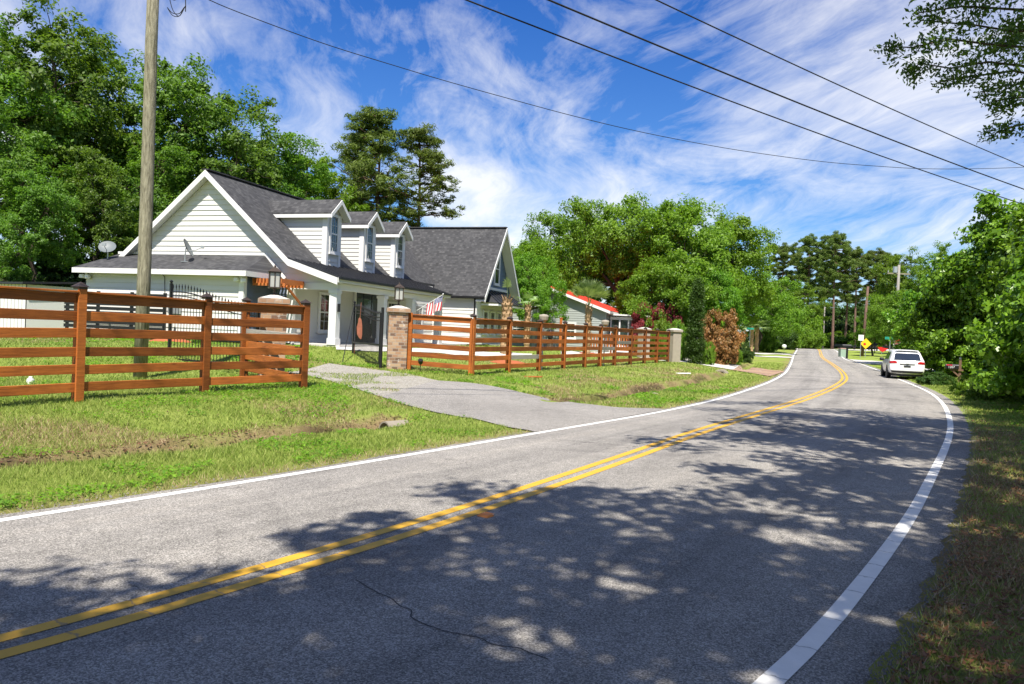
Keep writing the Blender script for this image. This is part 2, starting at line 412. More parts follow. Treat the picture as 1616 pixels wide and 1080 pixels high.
M['dish'] = simple('grey_dish', (0.12, 0.14, 0.145), 0.5)
M['cable'] = simple('black_cable', (0.010, 0.010, 0.011), 0.6)
M['polewood'] = barkmat('weathered_pole_wood', (0.10, 0.090, 0.060), (0.37, 0.345, 0.25), (9, 9, 1.3))
M['bark'] = barkmat('grey_bark', (0.035, 0.027, 0.020), (0.13, 0.105, 0.08))
M['pinebark'] = barkmat('pine_bark', (0.075, 0.045, 0.035), (0.22, 0.14, 0.11))
M['palmbark'] = barkmat('palm_boots', (0.20, 0.12, 0.055), (0.52, 0.36, 0.21), (5, 5, 5))
M['l_wood'] = leafmat('woodland_leaf', (0.040, 0.105, 0.014), (0.195, 0.325, 0.036))
M['l_oak'] = leafmat('bright_oak_leaf', (0.062, 0.160, 0.012), (0.255, 0.430, 0.032))
M['l_mid'] = leafmat('mid_green_leaf', (0.055, 0.135, 0.011), (0.250, 0.400, 0.030))
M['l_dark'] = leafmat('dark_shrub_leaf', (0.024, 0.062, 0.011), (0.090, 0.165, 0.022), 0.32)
M['l_hedge'] = leafmat('vine_leaf', (0.045, 0.125, 0.011), (0.265, 0.430, 0.032), 0.36, 0.35)
M['l_lime'] = leafmat('lime_leaf', (0.085, 0.18, 0.012), (0.26, 0.40, 0.035))
M['l_over'] = leafmat('overhang_leaf', (0.040, 0.085, 0.014), (0.135, 0.205, 0.034), 0.36, 0.4)
M['l_pine'] = leafmat('pine_needles', (0.050, 0.088, 0.014), (0.200, 0.265, 0.050), 0.34, 0.6)
M['l_cyp'] = leafmat('cypress_leaf', (0.030, 0.075, 0.010), (0.085, 0.165, 0.022), 0.25)
M['l_rust'] = leafmat('rusty_leaf', (0.11, 0.10, 0.03), (0.52, 0.235, 0.075), 0.3)
M['l_red'] = leafmat('red_maple_leaf', (0.16, 0.02, 0.02), (0.36, 0.055, 0.055), 0.3)
M['l_palm'] = leafmat('palm_frond', (0.12, 0.20, 0.06), (0.44, 0.56, 0.26), 0.3, 0.4)
M['l_dead'] = leafmat('dead_leaf', (0.035, 0.018, 0.010), (0.26, 0.14, 0.07), 0.1)
M['l_dry'] = leafmat('dry_leaf', (0.12, 0.05, 0.02), (0.40, 0.21, 0.09), 0.15)
# ================================================================ SETTING: ground, road, drives
def even(poly, n):
    s = np.concatenate([[0], np.cumsum(np.linalg.norm(np.diff(poly, axis=0), axis=1))]); q = np.linspace(0, s[-1], n)
    return np.stack([np.interp(q, s, poly[:, 0]), np.interp(q, s, poly[:, 1])], 1)
def inpoly(poly, X, Y):
    X = np.asarray(X); Y = np.asarray(Y); c = np.zeros(X.shape, bool); n = len(poly)
    for i in range(n):
        x0, y0 = poly[i][:2]; x1, y1 = poly[(i + 1) % n][:2]
        if y0 == y1: continue
        c ^= ((y0 > Y) != (y1 > Y)) & (X < (x1 - x0) * (Y - y0) / (y1 - y0) + x0)
    return c
def axis_pts(segs):
    out = [segs[0][0]]
    for a, b, st in segs:
        n = max(1, round((b - a) / st)); out += list(np.linspace(a, b, n + 1)[1:])
    return np.array(out)
GX = axis_pts([(-1600, -400, 200), (-400, -100, 30), (-100, -40, 4), (-40, -24, 0.8), (-24, 20, 0.2), (20, 36, 0.5), (36, 80, 2), (80, 200, 15), (200, 500, 60), (500, 1600, 220)])
GY = axis_pts([(-1500, -300, 200), (-300, -60, 30), (-60, -12, 4), (-12, 1, 0.8), (1, 34, 0.2), (34, 62, 0.5), (62, 130, 1.5), (130, 260, 8), (260, 700, 50), (700, 1900, 200)])
gx, gy = np.meshgrid(GX, GY); gzv, gdl, gdr, gdi, gfi = hz(gx, gy, True)
nx, ny = len(GX), len(GY); idx = np.arange(nx * ny).reshape(ny, nx)
FQ = np.stack([idx[:-1, :-1], idx[:-1, 1:], idx[1:, 1:], idx[1:, :-1]], -1).reshape(-1, 4)
def dryness(x, y, dl, dr, di):
    a = 1.2 * np.exp(-((dl + (vnoise(x, y, 2.3) - .5) * 0.5 - 2.92) / 0.26) ** 2) * (np.asarray(di) > .02) * (0.3 + 0.8 * vnoise(x + 11, y, 0.6)) + 0.60 * np.exp(-((dl - 4.1) / 0.9) ** 2) * (dl > 0) * sstep(0.32, 0.62, vnoise(x + 40, y, 1.3)) * (np.asarray(y) < 45)
    a = a + 0.55 * (1 - sstep(0.0, 0.55, dl)) * (dl > -0.5) * (dr < 0)
    a = a + 0.36 * sstep(0.5, 0.8, vnoise(x, y, 2.6)) * (dl > 0)
    a = a + (0.62 * (1 - sstep(0.25, 1.7, dr)) * (0.45 + 0.8 * vnoise(x, y + 31, 0.9)) + 0.35 * sstep(0.5, 0.8, vnoise(x + 5, y + 3, 0.8))) * (dr > -0.6) * (dl < 0) * (1 - sstep(13, 19, y))
    return np.clip(a, 0, 1)
gdry = dryness(gx, gy, gdl, gdr, gdi)

m, t, p = material('lawn_and_soil')
at_ = t.n.new('ShaderNodeAttribute'); at_.attribute_name = 'dry'
co = t.coord(); n1 = t.noise(co, 0.6, 5, 0.6); n2 = t.noise(co, 9, 6, 0.7); n3 = t.noise(co, 60, 4, 0.7)
gr = t.ramp(t.math('ADD', t.math('MULTIPLY', n1, 0.45), t.math('ADD', t.math('MULTIPLY', n2, 0.35), t.math('MULTIPLY', n3, 0.35))),
            [(0.32, (0.095, 0.145, 0.022)), (0.55, (0.215, 0.285, 0.050)), (0.78, (0.34, 0.38, 0.10))])
dr_ = t.ramp(t.math('ADD', t.math('MULTIPLY', n2, 0.6), t.math('MULTIPLY', n3, 0.5)), [(0.3, (0.080, 0.052, 0.030)), (0.55, (0.25, 0.175, 0.095)), (0.8, (0.42, 0.33, 0.19))])
so_ = t.n.new('ShaderNodeAttribute'); so_.attribute_name = 'soil_shade'
dr_ = t.mix(t.math('MULTIPLY', so_.outputs['Fac'], t.ramp(n2, [(.3, .5), (.6, 1.0)])), dr_, (0.030, 0.020, 0.013))
f = t.math('MULTIPLY', at_.outputs['Fac'], t.math('ADD', 0.45, n2), clamp=True)
t.link(t.mix(f, gr, dr_), p.inputs['Base Color']); p.inputs['Roughness'].default_value = 0.95; p.inputs['Specular IOR Level'].default_value = 0.1
t.link(t.bump(t.math('ADD', n2, n3), 0.8, 0.05), p.inputs['Normal']); M['ground'] = m
ground = mesh_np('ground', np.stack([gx.ravel(), gy.ravel(), gzv.ravel()], 1), FQ, M['ground'], smooth=True)
ga = ground.data.attributes.new('dry', 'FLOAT', 'POINT'); ga.data.foreach_set('value', gdry.ravel().astype(np.float32))
_dd = gdl + (vnoise(gx, gy, 2.3) - .5) * 0.5
gsoil_shade = sstep(.25, .6, vnoise(gx + 3, gy + 60, .8)) * np.exp(-((_dd - 2.88) / 0.17) ** 2) * (gdi > .02) * (gdl > 0)  # dark cut-bank band: bare soil with the ditch shade put into its colour
gb = ground.data.attributes.new('soil_shade', 'FLOAT', 'POINT'); gb.data.foreach_set('value', gsoil_shade.ravel().astype(np.float32))
tag(ground, kind='structure')

def asphalt(name, base, tint=(1, 0.945, 0.865), lanes=False):
    m, t, p = material(name); co = t.coord()
    ag = t.n.new('ShaderNodeTexVoronoi'); ag.inputs['Scale'].default_value = 130; t.link(co, ag.inputs['Vector'])
    ac = t.sep(ag.outputs['Color'])[0]
    n1 = t.noise(co, 0.35, 5, 0.6); n2 = t.noise(co, 4, 5, 0.65); n3 = t.noise(co, 210, 3, 0.7)
    f = t.math('ADD', t.math('ADD', t.math('MULTIPLY', ac, 0.42), t.math('MULTIPLY', n3, 0.35)), t.math('ADD', t.math('MULTIPLY', n1, 0.25), t.math('MULTIPLY', n2, 0.20)))
    c = t.ramp(f, [(0.30, tuple(base * 0.30 * k for k in tint)), (0.60, tuple(base * k for k in tint)), (0.90, tuple(base * 2.3 * k for k in tint))])
    if lanes:
        la = t.n.new('ShaderNodeAttribute'); la.attribute_name = 'lat'; al = t.n.new('ShaderNodeAttribute'); al.attribute_name = 'along'
        lon = t.noise(t.comb(t.math('MULTIPLY', la.outputs['Fac'], 26), t.math('MULTIPLY', al.outputs['Fac'], 0.10), 0), 1.0, 5, 0.65)
        trk = t.math('MULTIPLY_ADD', t.math('COSINE', t.math('MULTIPLY', la.outputs['Fac'], 25.13)), -0.11, 0.0)
        seal = t.math('MULTIPLY', t.ramp(t.noise(co, 0.22, 4, 0.6, 1.2), [(0.54, 0.0), (0.60, 0.30)]), t.ramp(t.noise(co, 2.0, 5, .7), [(.3, .5), (.7, 1.0)]))
        c = t.mix(1.0, c, t.ramp(t.math('ADD', t.math('ADD', lon, trk), t.math('MULTIPLY', seal, -1.0)), [(0.12, (0.66, 0.66, 0.67)), (0.5, (1, 1, 1)), (0.85, (1.18, 1.16, 1.13))]), 'MULTIPLY')
    cr = t.n.new('ShaderNodeTexVoronoi'); cr.feature = 'DISTANCE_TO_EDGE'; cr.inputs['Scale'].default_value = 0.32
    wv = t.n.new('ShaderNodeVectorMath'); wv.operation = 'MULTIPLY_ADD'; t.link(t.noise(co, 3.0, 5, 0.7, out=1), wv.inputs[0]); wv.inputs[1].default_value = (.5, .5, 0); t.link(co, wv.inputs[2])
    t.link(wv.outputs[0], cr.inputs['Vector'])
    line = t.math('MULTIPLY', t.ramp(cr.outputs[0], [(0.0, 1.0), (0.0035, 0.0)]), t.ramp(t.noise(co, 0.5, 2), [(0.52, 0.0), (0.62, 0.7)]))
    c = t.mix(line, c, (0.012, 0.012, 0.012))
    t.link(c, p.inputs['Base Color']); p.inputs['Roughness'].default_value = 0.85; p.inputs['Specular IOR Level'].default_value = 0.3
    t.link(t.bump(t.math('ADD', ac, n3), 0.55, 0.008), p.inputs['Normal']); return m
M['asphalt'] = asphalt('aged_asphalt', 0.225, lanes=True); M['asphalt_drive'] = asphalt('old_drive_asphalt', 0.215)
def paint(name, col, wear):
    m, t, p = material(name); co = t.coord()
    n = t.math('ADD', t.math('MULTIPLY', t.noise(co, 45, 5, 0.75), 0.6), t.math('MULTIPLY', t.noise(co, 2.5, 4), 0.4))
    al = t.n.new('ShaderNodeAttribute'); al.attribute_name = 'along'; vo = t.n.new('ShaderNodeTexVoronoi'); vo.voronoi_dimensions = '1D'; vo.feature = 'DISTANCE_TO_EDGE'; vo.inputs['Scale'].default_value = 2.1
    t.link(t.math('ADD', al.outputs['Fac'], t.math('MULTIPLY', t.noise(co, 12, 3), 0.10)), vo.inputs['W'])
    ck = t.ramp(vo.outputs[0], [(0.0, 1.0), (0.022, 0.0)])
    f = t.math('MAXIMUM', t.ramp(n, [(wear, 0.0), (wear + 0.07, 0.85)]), t.math('MULTIPLY', ck, 0.75))
    c = t.mix(t.noise(co, 6, 5, 0.7), tuple(x * 0.8 for x in col), tuple(min(1, x * 1.12) for x in col))
    t.link(t.mix(f, c, (0.10, 0.10, 0.095)), p.inputs['Base Color']); p.inputs['Roughness'].default_value = 0.6; return m
M['white_paint'] = paint('white_road_paint', (0.78, 0.77, 0.73), 0.63); M['yellow_paint'] = paint('yellow_road_paint', (0.62, 0.35, 0.025), 0.62)

N = 620
jl = lambda q, s: (vnoise(q[:, 0] * 1.0, q[:, 1] * 1.0 + s, 0.55) - .5)
le = even(offset(LW, 0.19), N); re = even(RW, N)
le = le + offset(le, 0.10 * jl(le, 0)) - le
re = offset(re, -0.40 - 0.16 * jl(re, 20) - 0.08 * (vnoise(re[:, 0], re[:, 1], 0.2) - .5))
K = 7; rows = np.stack([le + (re - le) * (k / (K - 1)) for k in range(K)], 1)
rz = grade(rows[..., 1]) + 0.010 + 0.045 * (1 - (np.linspace(-1, 1, K)[None, :]) ** 2)
V = np.concatenate([rows, rz[..., None]], -1).reshape(-1, 3); ii = np.arange(N * K).reshape(N, K)
road = mesh_np('road', V, np.stack([ii[:-1, 1:], ii[:-1, :-1], ii[1:, :-1], ii[1:, 1:]], -1).reshape(-1, 4), M['asphalt'], smooth=True); tag(road, kind='structure')
_al = np.concatenate([[0], np.cumsum(np.linalg.norm(np.diff(rows[:, K // 2], axis=0), axis=1))])
for nm_, vals in (('lat', np.tile(np.linspace(0, 1, K), N)), ('along', np.repeat(_al, K))):
    q_ = road.data.attributes.new(nm_, 'FLOAT', 'POINT'); q_.data.foreach_set('value', vals.astype(np.float32))
from mathutils.bvhtree import BVHTree
_bv = BVHTree.FromPolygons([tuple(v) for v in V], [tuple(q.vertices) for q in road.data.polygons])
def rdz(x, y):
    h = _bv.ray_cast(Vector((x, y, 20)), Vector((0, 0, -1)))[0]
    return h.z if h else float(grade(y)) + 0.012
def strip(name, poly, w, mat, lift=0.004, n=600, wj=0.0):
    q = even(poly, n); a = offset(q, w / 2); b = offset(q, -w / 2)
    vs = []
    for i in range(n): vs += [(*a[i], rdz(*a[i]) + lift), (*b[i], rdz(*b[i]) + lift)]
    k = np.arange(n - 1) * 2; o = mesh_np(name, np.array(vs), np.stack([k + 1, k, k + 2, k + 3][::-1], 1)[:, ::-1], mat)
    cl = np.concatenate([[0], np.cumsum(np.linalg.norm(np.diff(q, axis=0), axis=1))]); at_r = o.data.attributes.new('along', 'FLOAT', 'POINT'); at_r.data.foreach_set('value', np.repeat(cl, 2).astype(np.float32))
    return tag(o, kind='structure')
strip('left_edge_line', LW, 0.115, M['white_paint'])
strip('right_edge_line', RW, 0.115, M['white_paint'])
strip('yellow_centre_line_left', offset(YW, 0.105), 0.105, M['yellow_paint'])
strip('yellow_centre_line_right', offset(YW, -0.105), 0.105, M['yellow_paint'])
ck = np.array([gp0(*q) for q in [(560, 930), (578, 940), (600, 953), (622, 968), (640, 978), (662, 996), (700, 1009), (740, 1018), (790, 1032), (830, 1045), (862, 1056)]])
ckq = resample([tuple(c) for c in ck], 0.03); ckq = ckq + (np.stack([vnoise(ckq[:, 0] + 3, ckq[:, 1], .09), vnoise(ckq[:, 0], ckq[:, 1] + 8, .09)], 1) - .5) * .05
strip('road_crack', ckq, 0.008, M['cable'], 0.003, 160)

def sheet(name, left, right, mat, lift=0.03, K=7, n=40, pix=True, skirt=True):
    if pix:
        left = [tuple(gp(*q))[:2] for q in left]; right = [tuple(gp(*q))[:2] for q in right]
    A = even(resample(left, 0.3), n); B = even(resample(right, 0.3), n)
    A = offset(A, 0.07 * jl(A, 3)); B = offset(B, 0.07 * jl(B, 9))
    rows = np.stack([A + (B - A) * (k / (K - 1)) for k in range(K)], 1)
    z = hz(rows[..., 0], rows[..., 1]) + lift
    V = np.concatenate([rows, z[..., None]], -1).reshape(-1, 3); ii = np.arange(n * K).reshape(n, K)
    o = mesh_np(name, V, np.stack([ii[:-1, 1:], ii[:-1, :-1], ii[1:, :-1], ii[1:, 1:]], -1).reshape(-1, 4), mat, smooth=True)
    return tag(o, kind='structure'), [tuple(q) for q in A] + [tuple(q) for q in B[::-1]]
apL = [(868, 684.5), (842, 684), (780, 671), (700, 655), (640, 640), (600, 628)]
apR = [(1052, 648.5), (1030, 646), (940, 641), (850, 627), (760, 608), (690, 602)]
_, POLY_APRON = sheet('driveway_apron', apL, apR, M['asphalt_drive'], 0.022)
m, t, p = material('gravel_and_dust'); co = t.coord()
vv = t.n.new('ShaderNodeTexVoronoi'); vv.inputs['Scale'].default_value = 38; t.link(co, vv.inputs['Vector'])
g = t.math('ADD', t.math('MULTIPLY', t.sep(vv.outputs['Color'])[0], 0.5), t.math('MULTIPLY', t.noise(co, 6, 5, .7), 0.5))
t.link(t.ramp(g, [(0.2, (0.14, 0.13, 0.105)), (0.55, (0.31, 0.29, 0.245)), (0.85, (0.46, 0.435, 0.385))]), p.inputs['Base Color'])
p.inputs['Roughness'].default_value = 0.95; t.link(t.bump(vv.outputs[0], 0.8, 0.02), p.inputs['Normal']); M['gravel'] = m
_, POLY_GRAV = sheet('gravel_drive', [(602, 628.5), (560, 614), (520, 602), (486, 594), (450, 588)], [(694, 602), (660, 594), (630, 589), (580, 582), (520, 574)], M['gravel'], 0.012)
_, POLY_B1 = sheet('concrete_drive', [(1150, 583.5), (1110, 577), (1058, 570.5), (1010, 566)], [(1168, 577.5), (1125, 571.5), (1062, 564), (1015, 560)], M['concrete'], 0.03, n=24)
_, POLY_B2 = sheet('red_paver_apron', [(1216, 595), (1190, 590.5), (1150, 583.6)], [(1241, 588), (1205, 583), (1168.5, 577.6)], M['paver'], 0.035, n=24)
_, PW1 = sheet('far_walk', [(1250, 566.3), (1220, 564.5), (1192, 563)], [(1250, 564.6), (1220, 562.8), (1192, 561.6)], M['concrete'], 0.04, n=14)
_, PW2 = sheet('far_side_street', [(1251, 562), (1220, 560), (1184, 558.3)], [(1253, 559.6), (1220, 558), (1184, 556.6)], M['concrete'], 0.04, n=14)
_, PW3 = sheet('right_side_drive', [(1364, 575.5), (1395, 575.8), (1440, 581), (1492, 592)], [(1338, 567.5), (1395, 571.5), (1440, 575), (1492, 586)], M['concrete'], 0.03, n=20)
_, PW4 = sheet('front_walk', [(530, 553), (600, 556), (650, 557), (740, 562), (840, 566)], [(530, 547.5), (600, 549), (650, 551), (740, 555), (840, 559.5)], M['concrete'], 0.035, n=30)
_, PW5 = sheet('inner_drive', [(885, 561.5), (930, 561), (1012, 562)], [(885, 556), (930, 556), (1012, 558.5)], M['concrete'], 0.035, n=20)
cs, PW6 = sheet('cross_street', [(50.5, 113), (58, 114.5), (72, 117), (95, 120)], [(50.5, 124), (58, 125), (72, 127), (95, 130)], M['concrete'], 0.05, n=20, pix=False)
BARE = [POLY_APRON, POLY_B1, POLY_B2, PW1, PW2, PW3, PW4, PW5, PW6]

# ---------------------------------------------------------------- grass
rng = np.random.RandomState(11)
def scatter(n_try, ymin, ymax, dens):
    """points in the view wedge with density dens(D) per m2 (vectorised rejection)"""
    dmax = max(dens(ymin), dens(ymax), dens((ymin + ymax) / 2)); area = 0.76 * (ymax ** 2 - ymin ** 2) + 4 * (ymax - ymin)
    n = int(area * dmax); y = np.sqrt(rng.rand(n) * (ymax ** 2 - ymin ** 2) + ymin ** 2); x = (rng.rand(n) * 2 - 1) * (0.74 * y + 1.2)
    k = rng.rand(n) < np.array(dens(y)) / dmax
    return x[k], y[k]
def grass_points():
    X = []; Y = []
    bands = [2.2, 3.5, 5, 7, 9, 12, 16, 22, 30, 42, 60]
    for a, b in zip(bands[:-1], bands[1:]):
        x, y = scatter(0, a, b, lambda d: 2100 * np.minimum(1.0, (8.5 / np.maximum(d, .1)) ** 2)); X.append(x); Y.append(y)
    return np.concatenate(X), np.concatenate(Y)
bx, by = grass_points()
z, dl, dr, di, fi = hz(bx, by, True)
k = (dl > 0.03) | (dr > 0.0)
k &= ~((dl > 0.0) & (dl < 0.35) & (rng.rand(len(bx)) < 0.55))
for P_ in BARE: k &= ~inpoly(P_, bx, by)
ig = inpoly(POLY_GRAV, bx, by); k &= ~(ig & (vnoise(bx, by, 0.8) < 0.62))
sh = (dr > 0) & (dl < 0)
k &= ~(sh & (rng.rand(len(bx)) < 0.42 * (1 - sstep(0.4, 1.6, dr)) * (by < 19)))
k &= ~((di > 0.02) & (np.abs(dl + (vnoise(bx, by, 2.3) - .5) * .5 - 2.88) < .22) & (rng.rand(len(bx)) < 0.82))
bx, by, z, dl, dr, di, sh = [q[k] for q in (bx, by, z, dl, dr, di, sh)]
nb = len(bx); dry = dryness(bx, by, dl, dr, di)
tuft = vnoise(bx, by, 0.35)
h = (0.030 + 0.045 * rng.rand(nb)) * (0.55 + 0.9 * tuft) * (1 + 0.9 * sh * sstep(0.8, 2.5, dr)); h *= 1 + (0.3 + 1.3 * (vnoise(bx, by + 50, .4) > .62)) * (di > 0.3)
w = np.maximum(0.0035, 0.00052 * by) * (0.7 + 0.6 * rng.rand(nb)); a = rng.rand(nb) * 6.283; ln = h * (0.3 + 0.9 * rng.rand(nb)); la = rng.rand(nb) * 6.283
ca, sa = np.cos(a) * w, np.sin(a) * w
lift = -0.006
v0 = np.stack([bx - ca, by - sa, z + lift], 1); v1 = np.stack([bx + ca, by + sa, z + lift], 1)
v2 = np.stack([bx + np.cos(la) * ln, by + np.sin(la) * ln, z + h], 1)
V = np.stack([v0, v1, v2], 1).reshape(-1, 3)
m, t, p = material('grass_blade'); ge = t.n.new('ShaderNodeNewGeometry'); a_ = t.n.new('ShaderNodeAttribute'); a_.attribute_name = 'dry'
rp = ge.outputs['Random Per Island']; co = t.coord(); big = t.noise(co, 0.7, 4)
gc = t.ramp(t.math('ADD', t.math('MULTIPLY', rp, 0.6), t.math('MULTIPLY', big, 0.5)), [(0.15, (0.105, 0.185, 0.018)), (0.55, (0.255, 0.335, 0.062)), (0.95, (0.45, 0.47, 0.15))])
dc = t.ramp(rp, [(0.0, (0.20, 0.115, 0.055)), (0.5, (0.42, 0.31, 0.17)), (1.0, (0.55, 0.45, 0.27))])
c = t.mix(t.math('GREATER_THAN', t.math('MULTIPLY', a_.outputs['Fac'], 0.85), t.math('FRACT', t.math('MULTIPLY', rp, 17.3))), gc, dc)
t.link(c, p.inputs['Base Color']); p.inputs['Roughness'].default_value = 0.6; p.inputs['Specular IOR Level'].default_value = 0.25
tr = t.n.new('ShaderNodeBsdfTranslucent'); t.link(c, tr.inputs[0]); mx = t.n.new('ShaderNodeMixShader'); mx.inputs[0].default_value = 0.35
t.link(p.outputs[0], mx.inputs[1]); t.link(tr.outputs[0], mx.inputs[2]); t.link(mx.outputs[0], t.n['Material Output'].inputs[0]); M['blade'] = m
gr_o = mesh_np('grass', V, np.arange(nb * 3).reshape(-1, 3), M['blade'], nv=3)
ga = gr_o.data.attributes.new('dry', 'FLOAT', 'POINT'); ga.data.foreach_set('value', np.repeat(dry, 3).astype(np.float32))
tag(gr_o, 'mown green grass covering the lawn and verges', 'grass', kind='stuff')
print('blades', nb)
# fallen leaves along the shaded right shoulder and in the ditch
def litter(name, n, ok, label, size):
    y = 2.5 + rng.rand(n) ** 1.5 * 26; x = (rng.rand(n) * 2 - 1) * (0.72 * y + 1); z, dl, dr, di, fi = hz(x, y, True)
    k = ok(x, y, dl, dr, di); x, y, z = x[k], y[k], z[k]; n = len(x)
    s = size * (0.5 + rng.rand(n)); a = rng.rand(n) * 6.283; tx, ty = (rng.rand(n) - .5) * .9, (rng.rand(n) - .5) * .9
    pts = []
    for u_, v_ in ((-1, 0), (0, -.45), (1, 0), (0, .45)):
        px_ = (np.cos(a) * u_ - np.sin(a) * v_) * s; py_ = (np.sin(a) * u_ + np.cos(a) * v_) * s
        pts.append(np.stack([x + px_, y + py_, z + .022 + tx * px_ + ty * py_ + .012 * abs(u_)], 1))
    V = np.stack(pts, 1).reshape(-1, 3)
    return tag(mesh_np(name, V, np.arange(n * 4).reshape(-1, 4), M['l_dead'] if 'ditch' in name else M['l_dry']), label, 'leaf litter', kind='stuff')
litter('leaf_litter', 130000, lambda x, y, dl, dr, di: (dr > 0.02) & (dl < 0) & (rng.rand(len(x)) < (1.1 - sstep(0.3, 3.0, dr)) * (0.25 + vnoise(x, y, .6)) * (1 - 0.8 * sstep(14, 20, y))), 'fallen brown leaves along the shaded right shoulder', 0.022)
litter('ditch_litter', 260000, lambda x, y, dl, dr, di: (di > 0.02) & (rng.rand(len(x)) < (np.exp(-((dl + (vnoise(x, y, 2.3) - .5) * .5 - 2.9) / .3) ** 2) * .8 + .03) * (0.1 + 1.1 * vnoise(x, y, .5))), 'dead brown leaves lying in the roadside ditch', 0.022)

def greens(name, n, ok, label, size, mat, cat):
    y = 3.0 + rng.rand(n) ** 1.3 * 24; x = (rng.rand(n) * 2 - 1) * (0.72 * y + 1); z, dl, dr, di, fi = hz(x, y, True)
    k = ok(x, y, dl, dr, di)
    for P_ in BARE + [POLY_GRAV]: k &= ~inpoly(P_, x, y)
    x, y, z = x[k], y[k], z[k]; n = len(x); s = size * (0.5 + rng.rand(n)) * np.maximum(1, y / 12); a = rng.rand(n) * 6.283; tx, ty = (rng.rand(n) - .5) * 1.4, (rng.rand(n) - .5) * 1.4; hh = .02 + .05 * rng.rand(n)
    pts = []
    for u_, v_ in ((-1, 0), (0, -.5), (1, 0), (0, .5)):
        px_ = (np.cos(a) * u_ - np.sin(a) * v_) * s; py_ = (np.sin(a) * u_ + np.cos(a) * v_) * s
        pts.append(np.stack([x + px_, y + py_, z + hh + tx * px_ + ty * py_], 1))
    return tag(mesh_np(name, np.stack(pts, 1).reshape(-1, 3), np.arange(n * 4).reshape(-1, 4), mat), label, cat, kind='stuff')
greens('broadleaf_weeds', 330000, lambda x, y, dl, dr, di: (((dl > .15) & (vnoise(x + 70, y + 20, .55) * .6 + vnoise(x, y + 90, 1.9) * .5 > .66)) | ((dr > .7) & (dl < 0) & (rng.rand(len(x)) < .25 + .75 * sstep(.9, 2.2, dr)) & (vnoise(x + 7, y, .6) > .38))) & (np.abs(dl + (vnoise(x, y, 2.3) - .5) * .5 - 2.85) > .2) & (rng.rand(len(x)) < .8), 'low broadleaf weeds growing in patches through the grass', .020, M['l_mid'], 'weeds')
def grit(n):
    y = 2.4 + rng.rand(n) ** 1.4 * 22; x = (rng.rand(n) * 2 - 1) * (0.72 * y + 1); z, dl, dr, di, fi = hz(x, y, True)
    k = ((np.abs(dr - .02) < .16) & (rng.rand(n) < np.exp(-((dr - .0) / .09) ** 2))) | ((np.abs(dl - .02) < .2) & (rng.rand(n) < .5 * np.exp(-((dl - .03) / .08) ** 2)))
    x, y, z = x[k], y[k], z[k]; n = len(x); s = .004 + .008 * rng.rand(n) ** 2; a = rng.rand(n) * 6.283; V = []
    for j in range(4): V.append(np.stack([x + s * np.cos(a + j * 1.571), y + s * np.sin(a + j * 1.571) * .8, z + .008 + 0 * s], 1))
    V.append(np.stack([x, y, z + .014 + s * .8], 1)); V = np.stack(V, 1).reshape(-1, 3); b_ = np.arange(n)[:, None] * 5
    F_ = np.concatenate([b_ + np.array([[j, (j + 1) % 4, 4]]) for j in range(4)])
    return tag(mesh_np('loose_gravel', V, F_, simple('road_grit', (.17, .155, .135), .9, var=.5, scale=60), nv=3), 'loose gravel and grit along the asphalt edges', 'gravel', kind='stuff')
grit(260000)
# ================================================================ MAIN HOUSE (local X = towards the street, local Y = along the ridge)
HO = Vector((-6.6, 28.0, 0.80)); HR = math.atan2(-0.302, 0.953)
house = thing('farmhouse', 'cream lap-sided farmhouse with dark shingle roof, three dormers and a front porch', 'house', HO, HR)
def siding_rows(mb, poly, flip, axis, level, exp=0.20, z_from=None, out=1):
    """clapboards over a polygon [(s,z)], each board a tilted strip; plane axis 'x' => runs along X at y=level, 'y' => runs along Y at x=level"""
    zs = [q[1] for q in poly]; z0 = min(zs) if z_from is None else z_from; z1 = max(zs)
    def span(z):
        xs = []
        for i in range(len(poly)):
            (a, za), (b, zb) = poly[i], poly[(i + 1) % len(poly)]
            if za == zb:
                if abs(z - za) < 1e-6: xs += [a, b]
            elif min(za, zb) - 1e-6 <= z <= max(za, zb) + 1e-6: xs.append(a + (b - a) * (z - za) / (zb - za))
        return (min(xs), max(xs)) if len(xs) > 1 else None
    z = z0
    while z < z1 - 0.02:
        zt = min(z + exp, z1 - 0.003); A = span(z + 0.002); B = span(zt)
        if A and B:
            d0, d1 = 0.032 * out, 0.006 * out
            P = [(A[0], d0, z), (A[1], d0, z), (B[1], d1, zt), (B[0], d1, zt), (A[0], d1, z), (A[1], d1, z)]
            P = [((s, level + d, zz) if axis == 'x' else (level + d, s, zz)) for s, d, zz in P]
            mb.add(P, [(0, 1, 2, 3), (4, 5, 1, 0)])
        z += exp
    e = -0.05 * out
    if axis == 'x': mb.prism([(s, level, zz) for s, zz in poly], (0, e, 0))
    else: mb.prism([(level, s, zz) for s, zz in poly], (e, 0, 0))
    return mb
